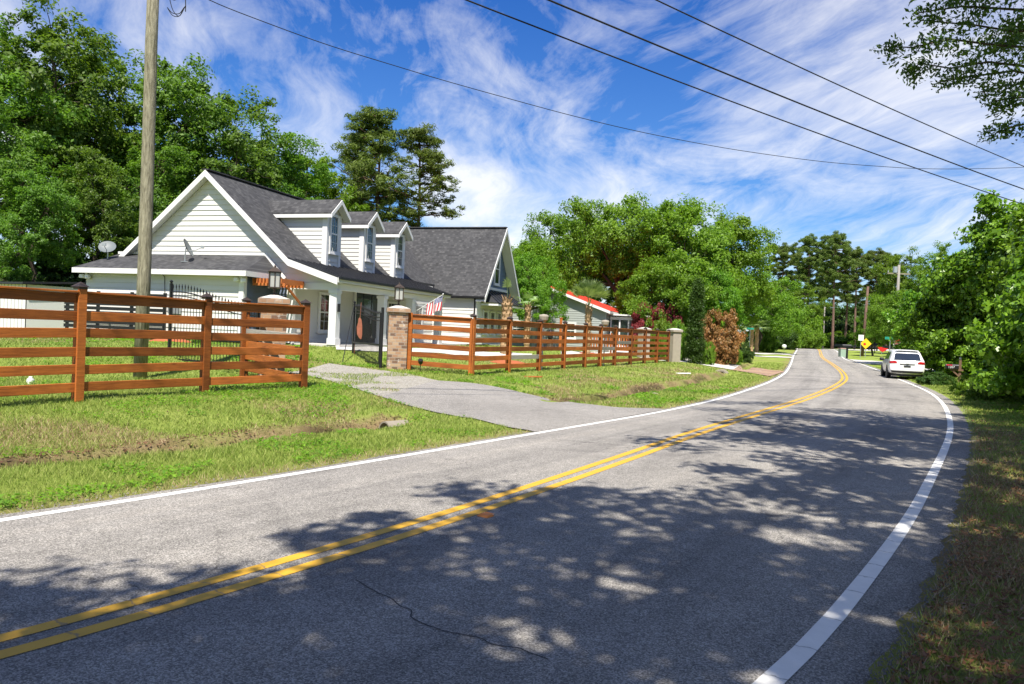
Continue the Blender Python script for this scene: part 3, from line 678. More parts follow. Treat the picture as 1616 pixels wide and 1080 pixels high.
def window(parent, axis, level, out, s0, s1, z0, z1, mull=True, name='window', frame_mat=None, grid=True):
    """framed sash window proud of a wall; axis as in siding_rows"""
    fr = MB(); gl = MB(); fw = 0.10
    def bx(mb, a, b, c, d, e, f):
        lo, hi = sorted((level + out * e, level + out * f))
        if axis == 'x': mb.box(a, b, lo, hi, c, d)
        else: mb.box(lo, hi, a, b, c, d)
    bx(fr, s0 - fw, s0, z0 - fw, z1 + fw, 0.0, 0.065); bx(fr, s1, s1 + fw, z0 - fw, z1 + fw, 0.0, 0.065)
    bx(fr, s0, s1, z1, z1 + fw, 0.0, 0.065); bx(fr, s0, s1, z0 - fw, z0, 0.0, 0.065)
    bx(fr, s0 - fw - .03, s1 + fw + .03, z0 - fw - .05, z0 - fw, 0.0, 0.10)
    zm = (z0 + z1) / 2
    if mull: bx(fr, s0, s1, zm - .03, zm + .03, 0.02, 0.058)
    for (lo, hi) in (((s0, s0 + .035), (z0, z1)), ((s1 - .035, s1), (z0, z1))): bx(fr, lo[0], lo[1], hi[0], hi[1], 0.02, 0.052)
    if grid:
        w3 = (s1 - s0) / 3
        for k in (1, 2): bx(fr, s0 + w3 * k - .006, s0 + w3 * k + .006, z0, z1, 0.02, 0.040)
        for zz in ((z0 + zm) / 2, (z1 + zm) / 2): bx(fr, s0, s1, zz - .006, zz + .006, 0.02, 0.0385)
    bx(gl, s0, s1, z0, z1, 0.012, 0.03)
    w = fr.build(name, frame_mat or M['trim'], parent); gl.build('pane', M['glass'], w); return w
def roof_slab(mb, quad, th=0.12):
    """quad of 4 points, thickened downward"""
    q = [Vector(p) for p in quad]; return mb.prism(q, (0, 0, -th))

# -- main block: gable end at y=0 (towards the camera)
AP = (-5.62, 6.60); BR = (-1.79, 3.22); EV = (0.32, 2.56); LE = (-10.25, 2.75)
w = MB(); gz = lambda n: (AP[1] + (BR[1] - AP[1]) * (n - AP[0]) / (BR[0] - AP[0])) if AP[0] <= n <= BR[0] else ((BR[1] + (EV[1] - BR[1]) * (n - BR[0]) / (EV[0] - BR[0])) if n > BR[0] else AP[1] + (LE[1] - AP[1]) * (AP[0] - n) / (AP[0] - LE[0]))
siding_rows(w, [(-9.9, 0.1), (-1.79, 0.1), (-1.79, 2.36), (0.0, 2.36), (0.0, gz(0) - .2), (BR[0], BR[1] - .2), (AP[0], AP[1] - .2), (-9.9, gz(-9.9) - .2)], False, 'x', 0.0, z_from=0.1, out=-1)
w.build('gable_wall', M['siding'], house)
# recessed front wall behind the porch + far walls
w = MB(); siding_rows(w, [(0.06, 0.1), (13.0, 0.1), (13.0, 3.1), (0.06, 3.1)], False, 'y', -1.79); w.build('porch_wall', M['siding'], house)
MB().box(-9.9, -9.8, 0.06, 18.8, 0.1, 3.0).box(-9.8, -1.9, 18.7, 18.8, 0.1, 3.0).build('rear_wall', M['siding'], house)
# roofs
r = MB(); y0, y1 = -0.36, 15.6
roof_slab(r, [(AP[0], y0, AP[1]), (AP[0], y1, AP[1]), (BR[0], y1, BR[1]), (BR[0], y0, BR[1])])
roof_slab(r, [(AP[0], y1, AP[1]), (AP[0], y0, AP[1]), (LE[0], y0, LE[1]), (LE[0], y1, LE[1])])
roof = r.build('main_roof', M['roof_y'], house)
MB().beam((AP[0], y0, AP[1] + .015), (AP[0], y1, AP[1] + .015), 0.26, 0.05).build('ridge_cap', M['roof_y'], roof)
r = MB(); pr0, pr1 = (BR[0] + .0, BR[1] + .012), (EV[0], EV[1] + .012)
roof_slab(r, [(pr0[0], y0, pr0[1]), (pr0[0], 10.35, pr0[1]), (pr1[0], 10.35, pr1[1]), (pr1[0], y0, pr1[1])], 0.07)
k = y0 + .02
while k < 10.35:
    r.beam((pr0[0], k, pr0[1] + .02), (pr1[0], k, pr1[1] + .02), 0.03, 0.045); k += 0.42
r.build('porch_roof', M['metal_roof'], house)
MB().beam((pr1[0] + .02, y0, pr1[1] - .10), (pr1[0] + .02, 10.35, pr1[1] - .10), 0.03, 0.17).build('porch_fascia', M['trim'], house)
MB().beam((pr1[0] + .085, y0 + .01, pr1[1] - .03), (pr1[0] + .085, 10.34, pr1[1] - .03), 0.10, 0.085).build('porch_gutter', M['black'], house)
MB().prism([(-1.74, .07, 2.50), (0.25, .07, 2.38), (0.25, 10.3, 2.38), (-1.74, 10.3, 2.50)], (0, 0, .04)).build('porch_ceiling', M['trim'], house)
# rake boards on the camera-side gable
rk = MB()
for a, b in ((LE, AP), (AP, BR), (BR, EV)):
    rk.prism([(a[0], y0 - .03, a[1] - .012), (b[0], y0 - .03, b[1] - .012), (b[0], y0 - .03, b[1] - .26), (a[0], y0 - .03, a[1] - .26)], (0, .028, 0))
rk.build('rake_board', M['trim'], house)
sf = MB()
for a, b in ((LE, AP), (AP, BR), (BR, EV)):
    sf.prism([(a[0], y0, a[1] - .20), (b[0], y0, b[1] - .20), (b[0], -0.03, b[1] - .20), (a[0], -0.03, a[1] - .20)], (0, 0, .05))
sf.build('rake_soffit', M['trim'], house)
# porch
MB().box(-1.74, 0.35, -0.1, 12.9, -0.30, 0.10).build('porch_floor', M['concrete'], house)
bm_ = MB().box(-1.72, 0.14, -0.045, 0.14, 2.12, 2.36); bm_.box(-0.14, 0.135, 0.15, 10.2, 2.14, 2.37); bm_.build('porch_beam', M['trim'], house)
for yy in (0.05, 3.8, 6.55, 9.7):
    c = MB().box(-.15, .15, yy - .15, yy + .15, .10, 2.118).box(-.18, .18, yy - .18, yy + .18, .102, .34).box(-.18, .18, yy - .18, yy + .18, 2.0, 2.116)
    c.build('porch_column', M['trim'], house)
MB().box(-1.98, -1.70, -0.075, 0.10, 0.09, 2.35).build('corner_board', M['trim'], house)
window(house, 'y', -1.765, 1, 1.85, 2.85, 0.62, 2.02); window(house, 'y', -1.765, 1, 7.75, 8.75, 0.75, 1.95)
window(house, 'y', -1.765, 1, 10.8, 11.6, 0.75, 1.95)
d = MB().box(-1.77, -1.69, 4.62, 6.62, 0.105, 2.46).build('front_door', M['door'], house)
dd = MB()
for a, b in ((4.72, 5.18), (6.06, 6.52)): dd.box(-1.688, -1.680, a, b, 0.3, 2.3)
dd.box(-1.688, -1.680, 5.3, 5.94, 1.3, 2.25); dd.build('door_glass', M['glass'], d)
MB().box(-1.70, -1.64, 5.90, 5.94, 0.95, 1.2).build('handle', M['steel'], d)
MB().box(-1.76, -1.66, 4.50, 4.615, .105, 2.58).box(-1.76, -1.66, 6.625, 6.74, .105, 2.58).box(-1.76, -1.66, 4.62, 6.62, 2.465, 2.58).build('door_frame', M['trim'], house)
MB().box(.152, .23, -0.02, 0.06, 1.32, 1.62).build('porch_light', M['black'], house)
MB().box(-1.74, -1.71, 0.75, 0.87, 0.42, 0.60).build('outlet_box', M['steel'], house)
# dormers
def dormer(yc):
    dw = MB(); hw = 0.51; xf = -1.70; zt = 5.30; zb = 3.18; xb = AP[0] + 1.0
    for s in (-1, 1):
        ys = yc + s * hw
        # side cheek: triangle against the roof slope
        slope = (AP[1] - BR[1]) / (BR[0] - AP[0]); roofz = lambda x: BR[1] + (BR[0] - x) * slope
        xi = BR[0] - (zt - BR[1]) / slope
        z = roofz(xf) + .0
        zz = zb
        while zz < zt - .02:
            zt2 = min(zz + .175, zt); x_a = min(xf, BR[0] - (zz - BR[1]) / slope - .05); x_b = min(xf, BR[0] - (zt2 - BR[1]) / slope - .05)
            dw.add([(x_a, ys + s * .026, zz), (xf, ys + s * .026, zz), (xf, ys + s * .006, zt2), (x_b, ys + s * .006, zt2), (x_a, ys + s * .006, zz), (xf, ys + s * .006, zz)], [(0, 1, 2, 3), (4, 5, 1, 0)])
            zz += .175
        dw.prism([(xf, ys, zb), (xf, ys, zt), (xi - .1, ys, zt), (BR[0] - .1, ys, zb)], (0, -s * .05, 0))
    siding_rows(dw, [(yc - hw, zb), (yc + hw, zb), (yc + hw, zt), (yc, zt + .52), (yc - hw, zt)], False, 'y', xf, z_from=zb)
    dm = dw.build('dormer', M['siding'], house)
    for s in (-1, 1):
        tr = MB(); ya, yb = sorted((yc + s * (hw - .11), yc + s * (hw + .034))); tr.box(xf + .003, xf + .055, ya, yb, zb + .02, zt + .03)
        ya, yb = sorted((yc + s * (hw + .003), yc + s * (hw + .045))); tr.box(xf - .16, xf + .052, ya, yb, zb + .03, zt)
        tr.build('corner_board', M['trim'], dm)
    window(house, 'y', xf + .02, 1, yc - .255, yc + .255, 3.82, 5.20, name='dormer_window')
    oh = 0.24; xo = xf + 0.34; ez = zt - .02; rz_ = zt + .52 + .10; sl_ = (rz_ - ez) / (hw + oh)
    r = MB()
    for s in (-1, 1):
        r.prism([(xo, yc, rz_), (AP[0] + .6, yc, rz_), (AP[0] + .6, yc + s * (hw + oh), ez), (xo, yc + s * (hw + oh), ez)], (0, 0, -.06))
    r.build('dormer_roof', M['roof_x'], dm)
    b = MB()
    for s in (-1, 1):
        b.prism([(xo + .002, yc, rz_ - .03), (xo + .002, yc + s * (hw + oh), ez - .03), (xo + .002, yc + s * (hw + oh), ez - .21), (xo + .002, yc, rz_ - .21)], (.03, 0, 0))
        b.box(xf - 3.0, xo, *sorted((yc + s * (hw + oh - .03), yc + s * (hw + oh))), ez - .20, ez - .063)
        b.prism([(xo, yc + s * (hw + oh - .04), ez - .19), (xf + .06, yc + s * (hw + oh - .04), ez - .19), (xf + .06, yc + s * .02, rz_ - .22), (xo, yc + s * .02, rz_ - .22)], (0, 0, .03))
        b.prism([(xf - 3.0, yc + s * (hw + .03), ez - .15), (xf + .05, yc + s * (hw + .03), ez - .15), (xf + .05, yc + s * (hw + oh - .032), ez - .15), (xf - 3.0, yc + s * (hw + oh - .032), ez - .15)], (0, 0, .03))
    b.build('dormer_fascia', M['trim'], dm)
    for s in (-1, 1):
        pass
for yc in (2.56, 5.56, 8.58): dormer(yc)
# -- street-facing wing (ridge along X)
wy0, wy1, wr = 13.05, 18.95, 16.0; wx = 0.72; wo = 1.28; wz = 6.68; we = 2.62
w = MB(); siding_rows(w, [(-1.78, 0.1), (wx, 0.1), (wx, 2.75), (-1.78, 2.75)], False, 'x', wy0, z_from=.1, out=-1); w.build('wing_side_wall', M['siding'], house)
sl2 = (wz - we) / (wr - wy0 + .25)
wzr = lambda y: wz - abs(y - wr) * sl2 - .18
w = MB(); siding_rows(w, [(wy0, 0.1), (wy1, 0.1), (wy1, 2.45), (wy0, 2.45)], False, 'y', wx, z_from=.1); w.build('wing_front_wall', M['trim'], house)
w = MB(); siding_rows(w, [(wy0, 2.46), (wy1, 2.46), (wy1, max(2.5, wzr(wy1))), (wr, wzr(wr)), (wy0, max(2.5, wzr(wy0)))], False, 'y', wx, exp=0.20, z_from=2.46); w.build('wing_gable', M['blue_shingle'], house)
MB().box(wx - 5, wx, wy1 - .05, wy1, .1, 2.7).build('wing_far_wall', M['siding'], house)
r = MB()
for s in (-1, 1):
    ye = wr + s * (wr - wy0 + .25)
    r.prism([(wo, wr, wz), (-6.5, wr, wz), (-6.5, ye, we), (wo, ye, we)], (0, 0, -.12))
wroof = r.build('wing_roof', M['roof_x'], house)
MB().beam((wo, wr, wz + .015), (-6.5, wr, wz + .015), .26, .05).build('ridge_cap', M['roof_x'], wroof)
b = MB()
for s in (-1, 1):
    ye = wr + s * (wr - wy0 + .25)
    b.prism([(wo + .002, wr, wz - .02), (wo + .002, ye, we - .02), (wo + .002, ye, we - .30), (wo + .002, wr, wz - .30)], (.03, 0, 0))
    b.prism([(wo, wr, wz - .24), (wo, ye, we - .24), (wx + .04, ye, we - .24), (wx + .04, wr, wz - .24)], (0, 0, .03))
b.build('wing_rake_board', M['trim'], house)
MB().beam((-1.7, wy0 - .28, we - .04), (wo, wy0 - .28, we - .04), .10, .11).build('wing_gutter', M['black'], house)
MB().beam((wx - .06, wy0 - .07, we - .1), (wx - .06, wy0 - .07, .12), .075, .075).build('downspout', M['black'], house)
MB().box(wx - .16, wx + .035, wy0 - .035, wy0 - .0, .1, 2.44).box(wx + .003, wx + .04, wy0 - .03, wy0 + .16, .1, 2.44).build('wing_corner_board', M['trim'], house)
window(house, 'y', wx + .02, 1, 15.72, 16.42, 3.55, 5.15, name='gable_window', grid=False)
for a, b_ in ((14.15, 14.75), (15.3, 15.9), (16.5, 17.1), (17.6, 18.2)): window(house, 'y', wx + .02, 1, a, b_, 0.75, 1.85)
h = MB(); h.prism([(wx + .03, 14.2, 3.06), (wx + .03, 17.9, 3.06), (wx + 1.05, 18.5, 2.36), (wx + 1.05, 13.6, 2.36)], (0, 0, -.06))
h.prism([(wx + .03, 14.2, 3.06), (wx + 1.05, 13.6, 2.36), (wx + .03, 13.6, 2.36)], (0, .04, 0))
for q in range(8):
    f = q / 7; h.beam((wx + .04, 14.2 + 3.7 * f, 3.075), (wx + 1.05, 13.6 + 4.9 * f, 2.375), .03, .04)
h.build('hood_roof', M['metal_roof'], house)
MB().box(wx + .98, wx + 1.04, 13.62, 18.48, 2.20, 2.295).box(wx + .03, wx + .975, 13.62, 13.68, 2.20, 2.295).prism([(wx + .06, 14.05, 3.12), (wx + .06, 18.05, 3.12), (wx + .06, 18.05, 3.26), (wx + .06, 14.05, 3.26)], (.03, 0, 0)).beam((wx + .075, 14.05, 3.2), (wx + .075, 13.3, 2.35), .03, .14, (1, 0, 0)).build('hood_trim', M['trim'], house)
# -- lean-to on the camera side
lx0, lx1, ly = -9.75, -2.62, -1.78
w = MB(); siding_rows(w, [(lx0, 0.1), (lx1, 0.1), (lx1, 2.48), (lx0, 2.48)], False, 'x', ly, z_from=.1, out=-1); w.build('lean_to_wall', M['siding'], house)
w = MB(); siding_rows(w, [(ly + .02, .1), (-.05, .1), (-.05, 2.5), (ly + .02, 2.5)], False, 'y', lx1, z_from=.1); w.build('lean_to_side_wall', M['navy'], house)
MB().box(lx0, lx0 + .1, ly + .06, -.06, .1, 2.5).build('lean_to_left_wall', M['siding'], house)
w = MB(); siding_rows(w, [(lx1 + .06, .12), (-1.99, .12), (-1.99, 2.32), (lx1 + .06, 2.32)], False, 'x', -0.034, z_from=.12, out=-1); w.build('recess_wall', M['navy'], house)
MB().box(lx1 - .15, lx1 + .05, ly - .06, ly - .03, .1, 2.48).box(lx1 + .03, lx1 + .055, ly - .028, ly + .12, .1, 2.48).build('lean_to_corner_board', M['trim'], house)
ez, ey = 2.62, -2.12
r = MB(); r.prism([(-10.0, -.04, 3.34), (-3.0, -.04, 3.34), (-2.30, ey, ez), (-10.1, ey, ez)], (0, 0, -.09)); r.prism([(-3.0, -.045, 3.338), (-2.30, ey, ez), (-2.30, -.045, ez)], (-.02, 0, -.088))
r.build('lean_to_roof', M['roof_low'], house)
MB().box(-10.1, -2.30, ey - .03, ey, ez - .20, ez - .012).box(-2.30, -2.27, ey - .03, -.06, ez - .20, ez - .012).build('lean_to_fascia', M['trim'], house)
MB().prism([(-10.05, ey, ez - .17), (-2.32, ey, ez - .17), (-2.32, ly - .03, ez - .17), (-10.05, ly - .03, ez - .17)], (0, 0, .03)).build('lean_to_soffit', M['trim'], house)
MB().beam((-3.0, -.055, 3.40), (-10.0, -.055, 3.40), .03, .10).beam((-3.0, -.055, 3.40), (-2.1, -.055, 2.50), .03, .13).build('flashing_board', M['trim'], house)
for x_, nm in ((lx1 - .06, 1), (-9.7, 0)):
    f = MB().lathe([(.02, .08), (.09, .07), (.11, -.02), (.095, -.07)], 10, (x_ - .12, ly - .16, 2.30)).lathe([(.02, .08), (.09, .07), (.11, -.02), (.095, -.07)], 10, (x_ + .16, ly - .16, 2.28)).box(x_ - .05, x_ + .07, ly - .1, ly - .035, 2.28, 2.42)
    f.build('flood_light', M['white_plastic'], house)
pg = MB()
for k in range(9):
    xx = -2.46 + k * .145; pg.box(xx, xx + .05, -1.5, -.07, 2.22, 2.40)
pg.beam((-2.5, -1.40, 2.19), (-1.15, -1.40, 2.19), .06, .10).beam((-2.5, -.3, 2.19), (-1.15, -.3, 2.19), .06, .10)
pg.beam((-1.25, -.1, 1.45), (-1.25, -1.2, 2.15), .06, .08)
pg.build('pergola', M['cedar'], house)
# cable down the lean-to wall
MB().tube([(-6.05, ey - .05, 2.62), (-6.04, ly - .05, 2.35), (-6.0, ly - .05, 1.7), (-6.02, ly - .05, .4)], .012, 5).build('wall_cable', M['cable'], house)
MB().box(-5.75, -5.25, ly - .16, ly - .03, 1.0, 1.6).build('meter_box', M['steel'], house)

def hw_(n, u_, z): return Matrix.Translation(HO) @ Matrix.Rotation(HR, 4, 'Z') @ Vector((n, u_, z))
# satellite dishes
def dish(label, loc, rz, tilt, r):
    t_ = thing('satellite_dish', label, 'satellite dish', loc, rz)
    d = MB(); n = 18; vs = []; fs = []
    for i in range(5):
        q = i / 4
        for k in range(n):
            a = 2 * math.pi * k / n; vs.append((r * 1.12 * q * math.cos(a), r * q * math.sin(a), .18 * r * q * q))
    for i in range(4):
        for k in range(n): fs.append((i * n + k, i * n + (k + 1) % n, (i + 1) * n + (k + 1) % n, (i + 1) * n + k))
    b = len(vs); vs2 = [(x, y, z - .015) for x, y, z in vs]; d.add(vs, fs); d.add(vs2, [f[::-1] for f in fs])
    o = d.build('reflector', M['dish'], t_, smooth=True); o.location = (0, 0, .52); o.rotation_euler = (R(90 - tilt), 0, 0)
    MB().tube([(0, .06, 0), (0, .06, .3), (0, .04, .52)], .022, 8).box(-.12, .12, -.06, .18, -.01, .012).build('mast', M['steel'], t_)
    MB().tube([(0, .03, .40), (0, -.55 * r * 1.6, .46), (0, -r * 1.5, .58)], .014, 6).box(-.07, .07, -r * 1.5 - .06, -r * 1.5 + .04, .54, .64).build('feed_arm', M['steel'], t_)
    return t_
# ================================================================ dishes, fences, pillars, gates
dish('grey satellite dish seen edge-on, standing on the lean-to roof', hw_(-5.75, -1.05, 2.98), R(100), 26, .36)
dish('pale grey satellite dish facing the camera at the left end of the house roof', hw_(-9.75, -.85, 3.0), R(12), 35, .29)

RAILZ = [.17, .465, .76, 1.055, 1.35, 1.645]
def post_caps(cb, c): 
    cb.add([(c[0] - .105, c[1] - .105, c[2]), (c[0] + .105, c[1] - .105, c[2]), (c[0] + .105, c[1] + .105, c[2]), (c[0] - .105, c[1] + .105, c[2]), (c[0], c[1], c[2] + .085)], [(0, 1, 4), (1, 2, 4), (2, 3, 4), (3, 0, 4), (3, 2, 1, 0)])
    cb.box(c[0] - .075, c[0] + .075, c[1] - .075, c[1] + .075, c[2] - .04, c[2] - .001)
def rail_fence(label, pts, side, grey=(), ends=True, post_h=1.86, extra=None, nocap=()):
    """pts: post positions (x,y); side: +1 if the street lies to the right of travel"""
    P = [Vector((x, y, hz1(x, y))) for x, y in pts]
    root = thing('rail_fence', label, 'fence', P[0]); O = P[0]
    nrm = []
    for i in range(len(P)):
        t = (P[min(i + 1, len(P) - 1)] - P[max(i - 1, 0)])
        if 0 < i < len(P) - 1 and (P[i] - P[i - 1]).angle(P[i + 1] - P[i]) > R(35): t = (P[i] - P[i - 1]) if i > 2 else (P[i + 1] - P[i])
        t.z = 0; t.normalize(); nrm.append((t, Vector((t.y, -t.x, 0)) * side))
    for i, p in enumerate(P):
        t, n = nrm[i]; q = p - O; ang = math.atan2(t.y, t.x)
        pb = MB().box(-.075, .075, .024, .062, -.25, post_h).box(-.046, .046, -.105, -.016, -.25, post_h - .07)
        po = pb.build('post', M['fence'], root, bevel=.005); po.location = q; po.rotation_euler = (0, 0, math.atan2(n.y, n.x) - R(90))
        if i not in nocap:
            cb = MB(); post_caps(cb, (0, -.015, post_h + .035)); c = cb.build('cap', M['bronze'], po)
    for i in range(len(P) - 1):
        a, b = P[i] - O, P[i + 1] - O; t = (b - a).normalized()
        na = (nrm[i][1] + nrm[i + 1][1]).normalized()
        for j, z in enumerate(RAILZ):
            jz = random.uniform(-.012, .012)
            bar('rail', a + Vector((0, 0, z + .07 + jz)) + na * .004 + t * .02, b + Vector((0, 0, z + .07 + random.uniform(-.012, .012))) + na * .004 - t * .02, .030, .156, M['fence_grey'] if (i, j) in grey else M['fence'], root)
        bar('top_board', a + Vector((0, 0, 1.81)) + na * .005 + t * .078, b + Vector((0, 0, 1.81)) + na * .005 - t * .078, .135, .034, M['fence'], root)
    return root
random.seed(5)
def on_line(a, b, px):
    """ground position on plan line a-b hit by the vertical plane through photo column px (at horizon)"""
    k = (px - 808) / F
    t = (k * a[1] - a[0]) / ((b[0] - a[0]) - k * (b[1] - a[1])); return (a[0] + (b[0] - a[0]) * t, a[1] + (b[1] - a[1]) * t)
pA = gp(122, 634); pB = gp(322, 621); pC = gp(478, 614)
p1 = (pA.x, pA.y); p2 = (pB.x, pB.y); p3 = (pC.x, pC.y)
Dq = p1[1] * .905; q0_ = (ray(-8, 530)[0] / ray(-8, 530)[1] * Dq, Dq); tdir = Vector((q0_[0] - p1[0], q0_[1] - p1[1])).normalized() * 2.5
p0 = (p1[0] + tdir.x, p1[1] + tdir.y); pm = (p0[0] + tdir.x, p0[1] + tdir.y)
pret = gp(128, 597); 
PIL_R = gp(625, 583); PIL_L = None
lx_, ly_ = (430 - 808) / F * 19.0, 19.0; PIL_L = Vector((lx_, ly_, hz1(lx_, ly_)))
print('posts', p1, p2, p3, 'pillars', PIL_R, PIL_L)
rail_fence('stained brown rail fence left of the driveway, with wide gaps between six rails', [pm, p0, p1, p2, p3, (PIL_L.x - .55, PIL_L.y - .35)], 1, grey={(4, 3)})
cor = gp(744, 593); end = gp(1056, 571.5)
line = [(cor.x, cor.y)]
for px in (808, 856, 895, 928, 952, 975, 1000, 1022, 1041, 1059):
    line.append(on_line((cor.x, cor.y), (end.x, end.y), px - 4))
print('right fence', line[0], line[-1])
rail_fence('long stained brown rail fence right of the driveway, running off along the road', [(PIL_R.x + .42, PIL_R.y - .05)] + line, 1, grey={(2, 1), (7, 3), (6, 2)}, nocap=(0,))
# small unpainted offcut + plank on the grass
def lying(name, label, cat, px, py, L, wd_, th, mat, ang):
    g_ = gp(px, py); o = MB().box(-L / 2, L / 2, -wd_ / 2, wd_ / 2, 0, th).build(name, mat, None, bevel=.004)
    o.location = g_ + Vector((0, 0, .03)); o.rotation_euler = (R(4), R(-3), ang); tag(o, label, cat); return o
lying('plank', 'short brown plank lying on the grass below the fence', 'plank', 841, 597, .62, .14, .03, M['fence'], R(-20))
lying('marker_board', 'white board lying flat on the grass near the drain pipe', 'board', 1077, 591, .75, .2, .03, M['white_plastic'], R(-15))

def pillar(label, c, rz, brick=True, hgt=1.98, hw=.305):
    root = thing('brick_pillar', label, 'gate pillar', c, rz)
    MB().box(-hw, hw, -hw, hw, -.2, hgt - .14).build('shaft', M['brick'] if brick else M['stone'], root, bevel=.01)
    MB().box(-hw - .07, hw + .07, -hw - .07, hw + .07, hgt - .138, hgt).build('cap_course', M['brick'] if brick else M['stone'], root, bevel=.01)
    MB().add([(-hw - .05, -hw - .05, hgt + .001), (hw + .05, -hw - .05, hgt + .001), (hw + .05, hw + .05, hgt + .001), (-hw - .05, hw + .05, hgt + .001), (-.09, -.09, hgt + .085), (.09, -.09, hgt + .085), (.09, .09, hgt + .085), (-.09, .09, hgt + .085)],
             [(0, 1, 5, 4), (1, 2, 6, 5), (2, 3, 7, 6), (3, 0, 4, 7), (4, 5, 6, 7), (3, 2, 1, 0)]).build('mortar_wash', M['concrete'], root)
    if not brick: return root
    z = hgt + .085; lan = MB()
    lan.lathe([(.075, 0), (.07, .02), (.03, .05), (.03, .14), (.06, .16), (.06, .17)], 10, (0, 0, z)).box(-.15, .15, -.15, .15, z + .171, z + .20)
    for sx in (-1, 1):
        for sy in (-1, 1): lan.box(*sorted((sx * .115, sx * .14)), *sorted((sy * .115, sy * .14)), z + .2, z + .555)
    for s in (-1, 1):
        lan.box(-.012, .012, *sorted((s * .128, s * .139)), z + .2, z + .555); lan.box(*sorted((s * .128, s * .139)), -.012, .012, z + .2, z + .555)
    lan.box(-.15, .15, -.15, .15, z + .556, z + .58)
    b = z + .581; lan.add([(-.17, -.17, b), (.17, -.17, b), (.17, .17, b), (-.17, .17, b), (-.04, -.04, b + .11), (.04, -.04, b + .11), (.04, .04, b + .11), (-.04, .04, b + .11)],
            [(0, 1, 5, 4), (1, 2, 6, 5), (2, 3, 7, 6), (3, 0, 4, 7), (4, 5, 6, 7), (3, 2, 1, 0)]).lathe([(.02, 0), (.03, .02), (.005, .07)], 8, (0, 0, b + .111))
    l = lan.build('lantern', M['bronze'], root); MB().box(-.11, .11, -.11, .11, z + .202, z + .552).build('pane', M['glass_lamp'], l)
    return root
GR = R(52)
pillar('brick gate pillar with lantern standing free right of the driveway opening', PIL_R, R(12))
pillar('brick gate pillar with lantern half hidden behind the left rail fence', PIL_L, R(20))

def iron_gate(label, hinge, free, h_h, h_f, base, rod=False):
    hg = Vector(hinge); fr = Vector(free); L = (fr - hg).length; t = (fr - hg) / L; root = thing('iron_gate', label, 'gate', hg, math.atan2(t.y, t.x))
    MB().box(-.03, .03, -.03, .03, base, h_h).build('hinge_stile', M['black'], root)
    fs = MB().box(L - .06, L, -.03, .03, base, h_f + .06).lathe([(.045, 0), (.045, .02), (.02, .03), (.045, .06), (.045, .085), (.005, .12)], 8, (L - .03, 0, h_f + .06)); fs.build('end_stile', M['black'], root)
    top = lambda x: h_h - .15 + (h_f - h_h) * float(sstep(.12, .88, x / L)); rr = MB()
    pts = [(x, 0, top(x)) for x in np.linspace(.0, L, 18)]; rr.tube(pts, .018, 6); rr.tube([(x, 0, z - .11) for x, _, z in pts], .014, 6); rr.build('curved_rail', M['black'], root)
    MB().box(.031, L - .061, -.02, .02, base + .01, base + .06).build('bottom_rail', M['black'], root)
    MB().box(.031, L - .061, -.022, .022, base + .60, base + .66).build('middle_rail', M['black'], root)
    n = int(L / .115)
    for k in range(1, n):
        x = L * k / n; z = top(x); b = MB().tube([(x, 0, base + .03), (x, 0, z + .10)], .009, 5)
        b.lathe([(.009, 0), (.024, .012), (.010, .022), (.022, .045), (.002, .12)], 6, (x, 0, z + .10)); b.build('bar', M['black'], root)
    return root, L
hinge = at(600, 540, PIL_R.y - .1); free = at(557, 540, PIL_R.y + 2.35)
zl_ = min(hz1(hinge.x, hinge.y), hz1(free.x, free.y))
g, L = iron_gate('black iron gate leaf swung open beside the right brick pillar', (hinge.x, hinge.y, zl_ + .02), (free.x, free.y, zl_ + .02), 1.78, 2.02, .10)
MB().box(L - .10, L - .061, -.05, -.034, .22, .80).build('reflector_strip', simple('orange_reflector', (.55, .12, .06)), g)
MB().tube([(-.12, 0, -.2), (-.12, 0, 1.95)], .05, 8).build('hinge_post', M['black'], g)
hinge2 = Vector((PIL_L.x - .42, PIL_L.y + .1, 0)); free2 = at(266, 540, 20.6)
zz_ = .5 * (hz1(hinge2.x, hinge2.y) + hz1(free2.x, free2.y))
iron_gate('black iron gate leaf with spear tops, open behind the left rail fence', (hinge2.x, hinge2.y, zz_), (free2.x, free2.y, zz_), 1.62, 2.06, .06)
# carved hanging plaque on the right leaf, and the thin prop rod
q = at(569, 516, PIL_R.y + 1.4)
pl = MB().prism([(-.10, 0, .0), (-.08, 0, -.24), (-.01, 0, -.36), (.06, 0, -.41), (.09, 0, -.26), (.08, 0, .05), (.05, 0, .26), (.0, 0, .34), (-.05, 0, .3), (-.06, 0, .16)], (0, .04, 0)).tube([(.0, .02, .33), (.02, .02, .85)], .008, 4).build('hanging_plaque', simple('plaque_wood', (.34, .12, .07), .6, var=.6, scale=9), None)
pl.location = q - Vector((0, .12, .02)); pl.rotation_euler = (0, 0, R(25)); tag(pl, 'reddish wooden plaque hanging on the bars of the right gate leaf', 'plaque')
a = gp(540, 574); b = at(559, 482, PIL_R.y + 2.25)
rd = MB().tube([(0, 0, 0), tuple(b - a)], .013, 6).lathe([(.0, 0), (.03, .01), (.03, .05), (0, .06)], 8, tuple(b - a)).build('prop_rod', M['black'], None); rd.location = a
tag(rd, 'thin dark rod leaning from the lawn to the top of the open gate', 'rod')
# second-driveway pillars
for px, D, lab in ((1055.5, None, 'pale stone pillar closing the far end of the right rail fence'), (1016, 50.5, 'pale stone pillar behind the rail fence, on the inner side of the second driveway')):
    if D is None: c = Vector((line[-1][0] + .45, line[-1][1] + .55, 0))
    else: c = at(px, 540, D)
    c.z = hz1(c.x, c.y); pillar(lab, c, R(25), brick=False, hgt=1.95, hw=.29)

